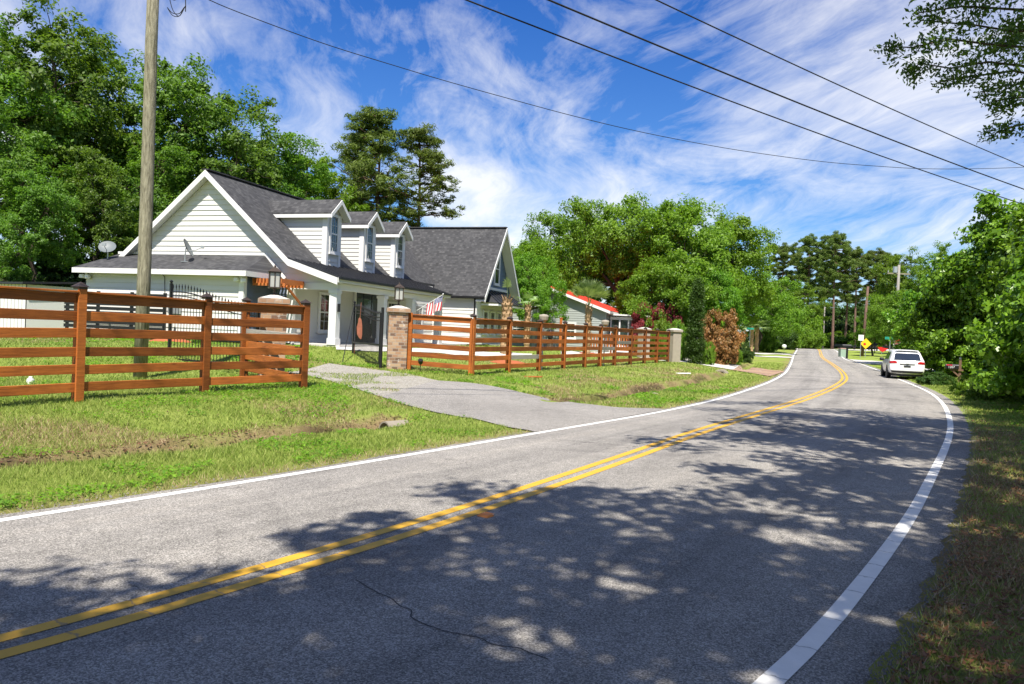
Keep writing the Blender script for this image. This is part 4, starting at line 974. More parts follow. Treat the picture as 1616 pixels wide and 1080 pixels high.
# dark slatted screen in front of the lean-to wall
t_ = thing('slat_screen', 'black horizontal-slat screen panel standing before the cream lean-to wall', 'screen', hw_(-8.0, -2.6, 0), HR)
for k in range(9): MB().box(-1.9, 2.7, -.012, .012, .18 + k * .17, .30 + k * .17).build('slat', M['black'], t_)
for x_ in (-1.85, -.4, 1.15, 2.62): MB().box(x_, x_ + .1, .014, .09, -.3, 1.72).build('post', M['black'], t_)
# shed at the far left
c = at(20, 500, 33); c.z = hz1(c.x, c.y)
t_ = thing('garden_shed', 'pale shed of vertical panels with a dark roof at the left edge', 'shed', c, R(-28))
w = MB()
for k in range(20): w.box(-4.4 + k * .27, -4.4 + k * .27 + .235, -.03, .0, .0, 2.0)
w.box(-4.45, 1.0, .002, 3.0, 0, 2.0); w.build('wall', M['trim'], t_)
MB().prism([(-4.7, -.3, 2.0), (1.2, -.3, 2.0), (1.2, 3.3, 2.25), (-4.7, 3.3, 2.25)], (0, 0, .08)).build('roof', M['metal_roof'], t_)
g_ = MB()
for k in range(20): g_.box(-4.4 + k * .27 + .236, -4.4 + k * .27 + .269, -.02, .001, .0, 2.0)
g_.build('panel_gap', M['black'], t_)
# dark board fence under the trees
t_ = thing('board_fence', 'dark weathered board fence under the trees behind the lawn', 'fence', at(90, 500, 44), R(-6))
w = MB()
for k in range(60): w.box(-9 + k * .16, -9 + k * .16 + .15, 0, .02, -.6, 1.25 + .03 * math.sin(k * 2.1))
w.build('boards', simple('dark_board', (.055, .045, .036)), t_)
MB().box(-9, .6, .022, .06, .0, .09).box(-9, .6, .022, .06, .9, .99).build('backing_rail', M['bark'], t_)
# ================================================================ VEGETATION
def leaf_mesh(rng, cen, rad, n, size, up=0.45, outw=0.6, flat=0.75, aspect=0.5, crown_c=None, hang=0.0):
    """n rhombic leaves around each clump centre; returns (V,F)"""
    cen = np.asarray(cen, float); rad = np.asarray(rad, float)
    m = len(cen); ci = np.repeat(np.arange(m), n)
    dv = rng.normal(size=(m * n, 3)); dv /= np.linalg.norm(dv, axis=1)[:, None]
    rr = rng.rand(m * n) ** 0.45
    off = dv * rr[:, None] * rad[ci][:, None]; off[:, 2] *= flat; off[:, 2] -= hang * rad[ci] * rng.rand(m * n)
    pos = cen[ci] + off
    nrm = rng.normal(size=(m * n, 3)) * 0.62 + dv * outw * rr[:, None]; nrm[:, 2] += up
    if crown_c is not None:
        o = pos - np.asarray(crown_c); o /= np.linalg.norm(o, axis=1)[:, None] + 1e-6; nrm += o * 0.45
    nrm /= np.linalg.norm(nrm, axis=1)[:, None] + 1e-9
    a = rng.normal(size=(m * n, 3)); a[:, 2] -= hang * 1.5; a -= nrm * (a * nrm).sum(1)[:, None]; a /= np.linalg.norm(a, axis=1)[:, None] + 1e-9
    b = np.cross(nrm, a); s = size * (0.6 + 0.8 * rng.rand(m * n))[:, None]
    bend = nrm * s * 0.22
    V = np.stack([pos - a * s - bend, pos + b * s * aspect, pos + a * s - bend, pos - b * s * aspect], 1).reshape(-1, 3)
    return V, np.arange(m * n * 4).reshape(-1, 4)
def clumps(rng, lobes, n, cr, shell=0.42):
    L = np.array(lobes, float); vol = L[:, 3] * L[:, 4] * L[:, 5]; out = []; k = 0
    while len(out) < n and k < n * 30:
        k += 1; i = rng.choice(len(L), p=vol / vol.sum()); d = rng.normal(size=3); d /= np.linalg.norm(d)
        p = L[i, :3] + d * L[i, 3:] * rng.rand() ** shell
        q = (((p - L[:, :3]) / L[:, 3:]) ** 2).sum(1)
        if (q < 0.45).any() and rng.rand() < 0.75: continue
        out.append(p)
    return np.array(out)
def split_clumps(rng, C, cr, k=3):
    """each clump becomes k smaller tufts for a ragged, gappy outline"""
    R_ = cr * (0.55 + 0.8 * rng.rand(len(C))); S = []; SR = []
    for c, r in zip(C, R_):
        for _ in range(k):
            d = rng.normal(size=3); d /= np.linalg.norm(d); d[2] *= .6
            S.append(c + d * r * (0.3 + .6 * rng.rand())); SR.append(r * (0.40 + .35 * rng.rand()))
    return np.array(S), np.array(SR)
def limb(mb, rng, a, b, r0, r1, sag=0.1, n=5, sides=6):
    a = np.array(a, float); b = np.array(b, float); L = np.linalg.norm(b - a); pts = []
    j = rng.normal(size=(n + 1, 3)) * L * 0.045
    for i in range(n + 1):
        t = i / n; p = a + (b - a) * t + j[i] * math.sin(math.pi * t); p[2] += sag * L * math.sin(math.pi * t); pts.append(tuple(p))
    mb.tube(pts, [r0 + (r1 - r0) * (i / n) for i in range(n + 1)], sides)
def tree_proto(seed, lobes, trunk_h, trunk_r, n_cl, cr, n_leaf, leaf, leafmat_, bark, k=3, twigs=0.5, shell=.42, aspect=.5, base=0.0, lean=(0, 0), extra=None):
    rng = np.random.RandomState(seed); C = clumps(rng, lobes, n_cl, cr, shell)
    if extra is not None: C = np.concatenate([C, extra])
    S, SR = split_clumps(rng, C, cr, k); cc = np.average(np.array(lobes)[:, :3], axis=0)
    V, Fq = leaf_mesh(rng, S, SR, n_leaf, leaf, crown_c=cc, aspect=aspect)
    crown = mesh_np('crown', V, Fq, leafmat_)
    mb = MB(); top = np.array([lean[0], lean[1], trunk_h])
    limb(mb, rng, (0, 0, base - .4), top, trunk_r, trunk_r * .62, 0.0, 7, 9)
    L = np.array(lobes, float)
    for l in L:
        s = top * (0.72 + .28 * rng.rand()); limb(mb, rng, s, l[:3] + np.array([0, 0, l[5] * .25]), trunk_r * .48, trunk_r * .14, .08)
    for c in C:
        if rng.rand() < twigs:
            i = ((C * 0 + c)[0] - L[:, :3]); i = (i ** 2).sum(1).argmin(); limb(mb, rng, L[i, :3] * .6 + top * .4 if rng.rand() < .4 else L[i, :3], c, trunk_r * .13, trunk_r * .03, .06, 4, 4)
    trunk = mb.build('trunk', bark, smooth=True)
    return crown, trunk
class Proto:
    """crown+trunk pair, instanced as thing > crown, trunk"""
    def __init__(s, *a, **k):
        s.crown, s.trunk = tree_proto(*a, **k); s.used = False
    def place(s, name, label, cat, loc, rz=0, sc=1.0, group=None, mat=None):
        t_ = thing(name, label, cat, loc, rz, group)
        t_.scale = sc if hasattr(sc, '__len__') else (sc, sc, sc)
        for o in (s.crown, s.trunk):
            if s.used: o = o.copy(); COL.objects.link(o)
            o.parent = t_
            if mat is not None and o.name.startswith('crown'):
                o.material_slots[0].link = 'OBJECT'; o.material_slots[0].material = mat
        s.used = True; return t_
def top_scale(px, py, D, zg, model_h):
    """scale that puts the model's top at photo pixel (px,py) when it stands at depth D"""
    return (at(px, py, D).z - zg) / model_h

# --- tall deciduous trees (model height ~ 20)
WA = Proto(1, [(0, 0, 15.5, 3.6, 3.4, 3.6), (-3.2, .8, 12.2, 3.2, 3, 3), (3.1, -.9, 12.6, 3.2, 3, 3.1), (.6, 2.8, 11.6, 3, 3, 3), (-.6, -2.8, 10.2, 3.2, 2.8, 2.6), (2.4, -1.6, 7.9, 2.4, 2.4, 1.8), (-2.8, -1.2, 7.4, 2.4, 2.2, 1.7)], 12, .34, 150, 1.25, 75, .135, M['l_wood'], M['bark'], k=3)
WB = Proto(2, [(0, 0, 16.6, 3, 3, 3.2), (-2.6, -1.2, 13.6, 3, 2.8, 2.8), (2.8, .6, 14.4, 2.9, 2.9, 2.8), (1.8, -2.4, 10.8, 3, 2.8, 2.6), (-2.2, -1.8, 9.6, 2.8, 2.6, 2.3), (.2, 2.6, 11, 3.2, 3, 3), (.4, -2.6, 7.2, 2.4, 2, 1.6)], 13, .3, 150, 1.2, 75, .135, M['l_wood'], M['bark'], k=3)
BU = Proto(3, [(0, 0, 1.5, 2.2, 2.0, 1.5), (1.7, .3, 1.1, 1.6, 1.5, 1.1), (-1.8, -.2, 1.2, 1.6, 1.6, 1.2), (.4, -1.0, .8, 1.8, 1.2, .8)], 1.2, .08, 120, .62, 75, .085, M['l_dark'], M['bark'], k=3, twigs=.4)
def plant(P, name, label, cat, px, py_top, D, model_h, rz, group=None, mat=None, wide=1.0, off=0.0, zg=None):
    zg0 = 0; b = at(px, 540, D); zg = hz1(b.x, D) if zg is None else zg
    top = at(px, py_top, D); s = (top.z - zg) / model_h
    return P.place(name, label, cat, (top.x - .042 * 0, D, zg - .05 + off), rz, (s * wide, s * wide, s), group, mat)
G1 = 'tall woodland trees left of and behind the farmhouse'
for a in [(-40, 5, 43, .3, 'tall leafy tree cut by the left edge of the picture'), (92, 4, 46, 1.7, 'tallest broad leafy tree, left of the utility pole'), (190, 60, 52, 3.9, 'leafy tree just left of the utility pole, behind the tallest one'),
          (292, 88, 50, 5.0, 'leafy tree rising directly right of the utility pole'), (375, 132, 50, 2.2, 'leafy tree above the left slope of the house gable'), (432, 190, 53, .9, 'leafy tree standing behind the house ridge'), (20, 150, 38, 4.4, 'nearer shaded tree at the far left behind the shed')]:
    plant(WA if a[3] in (.3, 3.9, 2.2, 4.4) else WB, 'woodland_tree', a[4], 'tree', a[0], a[1], a[2], 19.6, a[3], G1, wide=1.0)
for a in [(485, 228, 58, 2.9, 'smaller tree between the house ridge and the pines'), (150, 240, 41, 2.1, 'lower shaded tree filling in left of the pole'), (505, 255, 62, 1.2, 'small leafy tree right behind the dormers'), (255, 215, 45, 0.6, 'lower leafy tree behind the utility pole'), (60, 260, 36, 5.5, 'low dark tree behind the shed roof')]:
    plant(WB, 'woodland_tree', a[4], 'tree', a[0], a[1], a[2], 19.6, a[3], G1, mat=M['l_mid'] if a[0] > 400 else None)
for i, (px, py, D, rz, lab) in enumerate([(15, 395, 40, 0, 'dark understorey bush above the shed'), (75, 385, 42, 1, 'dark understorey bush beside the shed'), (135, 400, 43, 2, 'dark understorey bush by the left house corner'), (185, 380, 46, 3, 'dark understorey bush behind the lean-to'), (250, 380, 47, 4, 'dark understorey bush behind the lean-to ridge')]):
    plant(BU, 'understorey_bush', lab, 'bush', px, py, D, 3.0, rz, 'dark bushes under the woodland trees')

# --- pines
def pine_proto(seed, h, r0, tiers, rmax, n_leaf, dens=1.0):
    rng = np.random.RandomState(seed); mb = MB(); mb.tube([(.3 * f, .1 * f + .06 * math.sin(f * 7), -.4 + (h + .4) * f) for f in np.linspace(0, 1, 10)], list(np.linspace(r0, .05, 10)), 8); C = []; RR = []
    z = h * .48
    while z < h * 1.0:
        f = (z - h * .48) / (h * .52); prof = (0.55 + .75 * f if f < .45 else 0.9 * (1 - f) ** .55 + .12)
        for k in range(rng.randint(2, 5)):
            a = rng.rand() * 6.28; L = rmax * prof * (.45 + .65 * rng.rand()); e = np.array([math.cos(a) * L, math.sin(a) * L, z + L * (.08 + .35 * rng.rand())])
            limb(mb, rng, (.3 * z / h, .1 * z / h, z), e, .075, .02, -.03, 4, 5)
            for q in range(int(3 * dens) + 2):
                t = .45 + .6 * rng.rand(); p = np.array([0, 0, z]) * (1 - t) + e * t + rng.normal(size=3) * np.array([.4, .4, .22]); C.append(p); RR.append(.26 + .34 * rng.rand())
        z += h * .52 / tiers
    for q in range(8): C.append(np.array([.3, .1, h]) + rng.normal(size=3) * np.array([.6, .6, .35])); RR.append(.5)
    V, Fq = leaf_mesh(rng, C, RR, n_leaf, .20, up=.3, outw=.9, flat=.7, aspect=.16)
    s = Proto.__new__(Proto); s.crown = mesh_np('crown', V, Fq, M['l_pine']); s.trunk = mb.build('trunk', M['pinebark'], smooth=True); s.used = False; return s
PA = pine_proto(21, 20, .20, 24, 3.7, 58, 1.4); PB = pine_proto(22, 20, .19, 20, 3.8, 50, 1.3); PC = pine_proto(23, 20, .24, 15, 4.3, 140, 1.6)
GP_ = 'pines behind the farmhouse'
plant(PA, 'pine_tree', 'taller pine with a dense dark crown rising behind the middle dormer', 'pine', 597, 174, 62, 20.3, .4, GP_, wide=1.25)
plant(PB, 'pine_tree', 'rounder open-crowned pine behind the wing roof', 'pine', 668, 206, 62, 20.3, 2.0, GP_, wide=1.4)
plant(PB, 'pine_tree', 'slim pine left of the taller pine behind the dormers', 'pine', 566, 212, 66, 20.3, 4.0, GP_, wide=.75)
# --- big bright oaks in the middle (model height ~12)
OA = Proto(31, [(0, 0, 8.2, 4.2, 4, 3.2), (-4.2, .4, 6.2, 3.4, 3.2, 2.6), (4.2, -.6, 6.4, 3.4, 3.2, 2.8), (.6, -2.8, 5.6, 3.6, 3, 2.4), (-2.6, -1.8, 9.2, 2.2, 2.2, 1.9), (3, 1.2, 9.4, 2.2, 2.2, 2), (-5.6, -1.2, 4.0, 2.2, 2, 1.5), (5.4, -1.4, 4.0, 2.2, 2, 1.6)], 4.8, .38, 190, 1.15, 75, .115, M['l_oak'], M['bark'], k=4, shell=.38)
OB = Proto(32, [(0, 0, 8.8, 3.4, 3.4, 2.8), (-3, -1, 6.4, 3, 3, 2.6), (3.2, .4, 6.8, 3, 3, 2.6), (0, -2.4, 4.6, 3.2, 2.6, 2.2), (2.6, -1.8, 3.4, 2.4, 2, 1.8), (-2.6, -2, 3.2, 2.4, 2, 1.8), (1.4, .6, 10.6, 1.6, 1.6, 1.2)], 5.2, .34, 170, 1.1, 75, .115, M['l_oak'], M['bark'], k=4, shell=.38)
GO = 'bright green oaks beyond the rail fence'
for (P, px, py, D, mh, rz, wd_, lab, mt) in [
    (OA, 836, 392, 54, 12, .2, .62, 'bright spreading oak whose low branches hang before the grey neighbour house', None),
    (OA, 985, 300, 66, 12, 2.6, .85, 'tallest bright oak in the middle of the grove', None),
    (OB, 1082, 306, 62, 12, 1.1, .95, 'bright oak with a ragged top behind the columnar cypress', None),
    (OB, 1160, 338, 72, 12, 3.7, .9, 'bright oak at the right end of the grove with thin upper sprays', None),
    (OB, 1052, 396, 57, 12, 5.2, 1.0, 'lower bright oak just above the stone pillars', None),
    (OA, 1128, 420, 58, 12, 4.1, .8, 'low leafy oak behind the rust coloured shrub', None),
    (OA, 1200, 425, 88, 12, 1.9, 1.0, 'mid green oak beside the far left bend of the road', M['l_mid']),
    (OB, 842, 372, 72, 12, .9, 1.0, 'bright tree showing just past the right gable slope', None),
    (OA, 915, 326, 76, 12, 3.0, .8, 'leafy tree behind the red roof', None)]:
    plant(P, 'oak_tree', lab, 'tree', px, py, D, mh, rz, GO, mat=mt, wide=wd_)
# --- far end of the road
for (px, py, D, rz, lab) in [(1236, 386, 140, .4, 'far pine at the left of the pine stand'), (1281, 372, 132, 1.9, 'far pine second from the left in the stand'), (1322, 368, 124, 3.1, 'far pine with the thick leaning trunk left of the others'), (1340, 395, 138, 5.0, 'far pine with a dark low crown in the middle of the stand'),
                             (1356, 392, 128, 2.5, 'far pine just left of the white sign'), (1385, 394, 134, .9, 'far pine behind the yellow sign'), (1262, 398, 150, 2.2, 'farthest pine, half hidden at the left of the stand'), (1305, 392, 146, 4.2, 'far pine filling the gap in the stand'), (1405, 402, 126, 3.6, 'far pine at the right end of the stand')]:
    plant(PC, 'pine_tree', lab, 'pine', px, py, D, 20.4, rz, 'far pines at the bend', wide=1.15)
for (P, px, py, D, mh, rz, wd_, mt, lab) in [
    (WA, 1228, 440, 112, 19.6, 1.2, 1.1, M['l_mid'], 'rounded green tree left of the far bend'), (WB, 1270, 450, 120, 19.6, 2.2, 1.3, M['l_mid'], 'green tree behind the far bend'),
    (WB, 1430, 392, 96, 19.6, 3.2, 1.0, M['l_mid'], 'tall green tree behind the crossarm pole'), (WA, 1480, 378, 84, 19.6, .5, .9, M['l_mid'], 'tall bright tree left of the vine thicket'), (WB, 1530, 390, 74, 19.6, 4.6, 1.0, M['l_mid'], 'tall tree mostly behind the vine thicket'),
    (OA, 1415, 455, 66, 12, 1.4, .95, M['l_mid'], 'wide low tree behind the parked car'), (OB, 1478, 470, 58, 12, 2.3, .9, M['l_mid'], 'leafy tree between the parked car and the thicket'), (OA, 1380, 492, 88, 12, 5.1, .8, M['l_mid'], 'small spreading tree behind the stop sign'),
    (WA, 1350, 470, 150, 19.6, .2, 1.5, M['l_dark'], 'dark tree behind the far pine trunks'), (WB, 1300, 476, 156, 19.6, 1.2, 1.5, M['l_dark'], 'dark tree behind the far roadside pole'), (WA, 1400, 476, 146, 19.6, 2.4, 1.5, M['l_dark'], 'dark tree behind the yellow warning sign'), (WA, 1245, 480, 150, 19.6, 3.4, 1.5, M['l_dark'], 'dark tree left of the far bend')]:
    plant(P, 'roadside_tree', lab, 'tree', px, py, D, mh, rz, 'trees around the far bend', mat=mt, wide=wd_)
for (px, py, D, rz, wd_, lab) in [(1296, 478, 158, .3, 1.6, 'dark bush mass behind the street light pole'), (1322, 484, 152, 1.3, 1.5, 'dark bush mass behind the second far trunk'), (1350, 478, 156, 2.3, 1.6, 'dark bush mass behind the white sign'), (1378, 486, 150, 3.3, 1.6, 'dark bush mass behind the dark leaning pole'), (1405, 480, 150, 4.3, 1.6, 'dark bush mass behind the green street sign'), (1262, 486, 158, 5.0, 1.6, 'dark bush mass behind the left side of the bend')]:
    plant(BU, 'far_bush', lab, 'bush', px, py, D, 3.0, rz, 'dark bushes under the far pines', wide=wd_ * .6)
# --- shrubs
for (px, py, D, rz, wd_, mt, lab) in [
    (1255, 474, 118, .3, .6, M['l_mid'], 'rounded bush at the left of the far bend'), (1235, 502, 108, 1.3, .8, M['l_mid'], 'wide green bush at the far bend'), (1272, 512, 116, 2.0, .7, M['l_lime'], 'lime green bush right beside the far bend'),
    (1212, 500, 104, 2.8, .8, M['l_dark'], 'dark bush behind the round white marker'), (1345, 522, 140, .7, 2.0, M['l_mid'], 'green bush between the far pine trunks'), (1300, 525, 140, 1.7, 2.0, M['l_mid'], 'green bush beside the far roadside pole'), (1400, 530, 130, 3.0, 2.2, M['l_dark'], 'dark bush beyond the cross street'),
    (1068, 504, 49, .5, .40, M['l_lime'], 'lime green shrub right behind the end stone pillar'), (1040, 500, 52, 2.5, .5, M['l_lime'], 'lime green shrub between the two stone pillars'), (1118, 538, 47, 1.1, .4, M['l_lime'], 'small lime shrub at the foot of the cypress'),
    (1172, 540, 58, 3.3, .55, M['l_dark'], 'dark low shrub right of the rust coloured shrub'), (1160, 545, 53, 2.1, .4, M['l_lime'], 'little bright plant in front of the rust coloured shrub'), (1212, 522, 90, 4.0, .7, M['l_mid'], 'green bush behind the twin palms'),
    (1025, 478, 55, 4.8, .45, M['l_red'], 'dark red shrub showing between the oaks'), (1058, 478, 55, 1.8, .3, M['l_red'], 'smaller red shrub left of the cypress'),
    (1462, 534, 60, 2.2, .7, M['l_mid'], 'green bush behind the right side of the car'), (1440, 545, 62, 1.0, .5, M['l_lime'], 'small bright bush behind the car roof'),
    (1000, 492, 60, 1.5, .6, M['l_dark'], 'dark shrub right of the neighbour sunroom'), (768, 543, 38.0, 1.5, .45, M['l_mid'], 'small green plant below the bay windows'), (310, 528, 25.0, 2.5, .5, M['l_mid'], 'small green plant behind the left iron gate')]:
    plant(BU, 'shrub', lab, 'shrub', px, py, D, 3.0, rz, None, mat=mt, wide=wd_)
# rust coloured shrub
plant(BU, 'rusty_shrub', 'rust coloured shrub with dying orange leaves beside the cypress', 'shrub', 1140, 488, 51, 3.0, 4.4, None, mat=M['l_rust'], wide=.56)
# columnar cypress
rng = np.random.RandomState(41); C = []; RR = []
for k in range(230):
    z = .2 + 5.2 * rng.rand(); r = .80 * (1 - (z / 5.6) ** 2.2) ** .6 * (.7 if z > 1 else .55); a = rng.rand() * 6.28; q = r * rng.rand() ** .4; C.append((q * math.cos(a), q * math.sin(a), z)); RR.append(.24)
V, Fq = leaf_mesh(rng, C, RR, 130, .055, up=.9, flat=1.7, aspect=.35)
b = at(1097, 540, 46.5); b.z = hz1(b.x, b.y); t_ = thing('columnar_cypress', 'narrow columnar cypress standing at the roadside end of the rail fence', 'cypress', b); s_ = (at(1097, 440, b.y).z - b.z) / 5.5; t_.scale = (s_, s_, s_)
mesh_np('crown', V, Fq, M['l_cyp'], t_); MB().tube([(0, 0, -.3), (0, 0, 3.5)], [.12, .04], 8).build('trunk', M['bark'], t_)
# --- thicket on the right (vine draped)
VT = Proto(51, [(0, 0, 4.4, 2.8, 2.6, 2.0), (-1.7, -.4, 2.6, 2.4, 2.3, 2.0), (1.8, -.5, 2.8, 2.4, 2.3, 2.2), (.2, -1.5, 1.5, 2.9, 2, 1.5), (-.8, -.8, 4.9, 1.5, 1.5, 1.3), (1.2, .4, 5.6, 1.5, 1.5, .9)], 3.6, .22, 210, .72, 95, .088, M['l_hedge'], M['bark'], k=4, shell=.34, aspect=.6)
GT = 'vine draped thicket on the right verge'
for (x, y, sc, rz, lab) in [(21.0, 27.5, 1.2, .5, 'tallest vine draped bush of the thicket, right of the mailbox'), (28.2, 40.5, 1.5, 2.2, 'vine draped bush right behind the mailbox'), (17.4, 21.5, 1.0, 4.0, 'nearest vine draped bush, cut by the right edge'), (26.5, 33.0, 1.5, 1.0, 'vine draped bush filling the back of the thicket'), (29.6, 48.5, 1.15, 3.0, 'vine draped bush farthest along the thicket'), (26.9, 43.5, 1.05, 5.2, 'vine draped bush second farthest along the thicket')]:
    VT.place('thicket_bush', lab, 'bush', (x, y, hz1(x, y) - .15), rz, sc, GT)
for (x, y, sc, rz, lab) in [(15.8, 15.2, 1.0, 2.6, 'unseen vine draped bush added outside the right edge to block sky light')]:  # unseen bush, added to block low sky light from the right
    VT.place('thicket_bush', lab, 'bush', (x, y, hz1(x, y) - .15), rz, sc, GT)
for (px, py, D, rz, sc, lab, mt) in [(1478, 600, 38, .4, .24, 'low shaded weeds left of the mailbox post', M['l_dark']), (1545, 618, 25, 1.4, .30, 'low bright weeds below the thicket', M['l_lime']), (1590, 628, 21.5, 2.0, .32, 'low weeds at the right edge below the thicket', M['l_hedge']), (1524, 606, 28.5, 3.3, .13, 'weeds around the mailbox post', M['l_hedge'])]:
    b = gp(px, py + 8); BU.place('weed_clump', lab, 'weeds', (b.x, b.y, b.z - .1), rz, (sc * 1.5, sc, sc), None, mt)
# --- overhanging tree on the right + the trees behind the photographer that shade the road
def overhang():
    rng = np.random.RandomState(61); base = Vector((13.6, 8.6, 0)); base.z = hz1(base.x, base.y)
    t_ = thing('overhanging_oak', 'oak leaning over the road whose leafy twigs hang into the top right corner', 'tree', base)
    mb = MB(); C = []; RR = []
    limb(mb, rng, (0, 0, -.3), (-.6, .4, 6.5), .34, .22, 0, 7, 9)
    lobes = [(-2.2, 1.0, 10.2, 4.2, 3.2, 2.2), (-5.2, .6, 10.4, 3.4, 3, 1.9), (-1, -2.6, 9.6, 3.6, 3, 2.2), (-4.6, -3.0, 10.2, 3.4, 2.8, 2), (-6.8, 3.2, 11.2, 2.6, 2.4, 1.5), (.5, 4.2, 9.6, 3, 2.6, 1.8)]
    for l in lobes: limb(mb, rng, (-.6, .4, 5.6), l[:3], .16, .05, .08)
    for c in clumps(rng, lobes, 100, 1.0, .5): C.append(c); RR.append(.75)
    tw = [[(1700, 70), (1620, 75), (1560, 70), (1500, 62), (1440, 75), (1395, 74)], [(1700, 20), (1600, 15), (1520, 10), (1440, 22)], [(1700, 45), (1600, 50), (1540, 40), (1450, 32)], [(1700, 110), (1620, 105), (1560, 98), (1500, 108), (1450, 100), (1432, 122)], [(1680, 128), (1600, 112), (1540, 120), (1480, 130)],
          [(1700, 140), (1640, 130), (1590, 135), (1550, 146)], [(1710, 165), (1650, 150), (1600, 155), (1570, 160)], [(1720, 200), (1650, 192), (1605, 198), (1570, 211)], [(1720, 0), (1640, -20), (1560, -12), (1500, -4)], [(1700, 85), (1640, 60), (1580, 30)], [(1700, 10), (1650, 30), (1600, 60), (1560, 85)]]
    for i, tp in enumerate(tw):
        D = 9.6 + .35 * ((i * 7) % 6); P = [at(px, py, D + .15 * j) - base for j, (px, py) in enumerate(tp)]
        o = P[0] + Vector((1.3, .2, .8)); mb.tube([o] + P, [.035] + [.022 - .018 * k / len(P) for k in range(len(P))], 5)
        mb.tube([Vector((-.6, .4, 6.0)), (Vector((-.6, .4, 6.0)) + o) / 2 + Vector((0, 0, .5)), o], [.08, .055, .035], 5)
        for j in range(len(P) - 1):
            for q in range(9):
                t = (j + rng.rand()) / (len(P) - 1); t = t ** .8; jj = min(int(t * (len(P) - 1)), len(P) - 2); f = t * (len(P) - 1) - jj
                c = P[jj] + (P[jj + 1] - P[jj]) * f; C.append(tuple(c + Vector(rng.normal(size=3) * np.array([.10, .12, .07]) * (1.6 - t)))); RR.append(-(.15 + .13 * rng.rand()) * (1.3 - .6 * t))
    C = np.array(C); RR = np.array(RR); n_ = RR < 0
    V1, F1 = leaf_mesh(rng, C[n_], -RR[n_], 20, .036, up=.2, flat=.6, aspect=.42, hang=.3)
    V2, F2 = leaf_mesh(rng, C[~n_], RR[~n_], 260, .075, up=.4, aspect=.5)
    mesh_np('crown', np.concatenate([V1, V2]), np.concatenate([F1, F2 + len(V1)]), M['l_over'], t_); mb.build('trunk', M['bark'], t_, smooth=True)
overhang()
SA = Proto(71, [(0, 0, 11, 4.2, 3.8, 2.4), (-3.6, 1.0, 10, 3.2, 3, 2), (3.4, -.6, 10, 3.4, 3, 2), (.8, 2.9, 9.6, 3.2, 2.8, 1.9), (-1.6, -2.8, 9.8, 3, 2.6, 1.9)], 8, .34, 165, .85, 54, .11, M['l_over'], M['bark'], k=3, shell=.55)
for (x, y, rz, sc, lab) in [(1.6, -3.2, .3, .95, 'shade tree behind the photographer, over the near lane'), (7.8, 4.6, 2.0, 1.05, 'shade tree on the right shoulder next to the photographer'), (13.0, 7.2, 4.1, 1.05, 'shade tree on the right shoulder beside the overhanging oak'), (-3.3, -4.9, 1.4, .8, 'shade tree behind the photographer on the left'), (-1.5, -12.5, 5.1, 1.25, 'unseen shade tree added well behind the photographer to block sky light'), (-12.5, -9.0, 3.6, 1.2, 'unseen shade tree added far back on the left to block sky light'), (3.5, -.7, 3.3, .92, 'shade tree right beside the photographer')]:  # the two farthest ones are unseen, added to block sky light
    SA.place('shade_tree', lab, 'tree', (x, y, hz1(x, y)), rz, sc, 'trees shading the near road')

# --- palms
def palm(label, px, py_base, py_top, D, nf, fl, r, boots=True, droop=.5, up=.6):
    b = at(px, 540, D); b.z = hz1(b.x, D); top = at(px, py_top, D).z - b.z; t_ = thing('palm_tree', label, 'palm', b, random.random() * 6)
    rng = np.random.RandomState(int(px)); mb = MB(); n = int(top / .12); pts = [(0, 0, -.2)] ; rad = [r * 1.15]
    for i in range(n): pts.append((.02 * math.sin(i * .7), .02 * math.cos(i * .9), top * (i + .5) / n)); rad.append(r * (1.0 + .12 * (i % 2)) * (1 if i < n - 2 else .8))
    mb.tube(pts, rad, 10)
    if boots:
        for i in range(n * 4):
            a = i * 2.399; z = top * (.15 + .85 * (i / (n * 4))); d_ = Vector((math.cos(a), math.sin(a), 0)); s_ = Vector((-d_.y, d_.x, 0)) * .05
            p = d_ * r * .95 + Vector((0, 0, z)); e = d_ * (r + .09) + Vector((0, 0, z + .20)); mb.add([p - s_, p + s_, e + s_ * .5, e - s_ * .5], [(0, 1, 2, 3)])
    mb.build('trunk', M['palmbark'], t_)
    V = []; Fq = []
    for k in range(nf):
        a = 2.399 * k; el = up + (1 - k / nf) * 0.0 + (k / max(nf - 1, 1)) * -1.0 * droop * 1.6; d_ = np.array([math.cos(a) * math.cos(el), math.sin(a) * math.cos(el), math.sin(el)])
        base = np.array([0, 0, top]); hub = base + d_ * fl * .55; side = np.cross(d_, [0, 0, 1]); side /= np.linalg.norm(side) + 1e-6; upv = np.cross(side, d_)
        i0 = len(V); V += list(map(tuple, [base - side * .015, base + side * .015, hub + side * .01, hub - side * .01])); Fq.append((i0, i0 + 1, i0 + 2, i0 + 3))
        for j in range(22):
            th = (j / 21 - .5) * 2.9; dd = d_ * math.cos(th) + side * math.sin(th); L = fl * (.62 + .12 * rng.rand()) * (.75 + .25 * math.cos(th)); nrm = np.cross(dd, upv); nrm /= np.linalg.norm(nrm) + 1e-6
            m_ = hub + dd * L * .6 + upv * .02; e = hub + dd * L - np.array([0, 0, .06 * fl + .08 * rng.rand()]); wd_ = .030 * fl
            i0 = len(V); V += list(map(tuple, [hub, m_ - nrm * wd_, e, m_ + nrm * wd_])); Fq.append((i0, i0 + 1, i0 + 2, i0 + 3))
    mesh_np('fronds', np.array(V), np.array(Fq), M['l_palm'], t_); return t_
palm('thick rough-booted palm trunk with only a green spear, before the bay windows', 798, 560, 470, 36.5, 2, .9, .23, droop=-.1, up=1.5)
palm('short palm with hanging fronds between the house wing and the grey neighbour house', 831, 552, 480, 44, 8, .72, .16, droop=.7, up=.9)
palm('palm with a full fan crown standing before the red roof', 927, 550, 482, 47, 20, 1.5, .19, droop=.5, up=1.4)
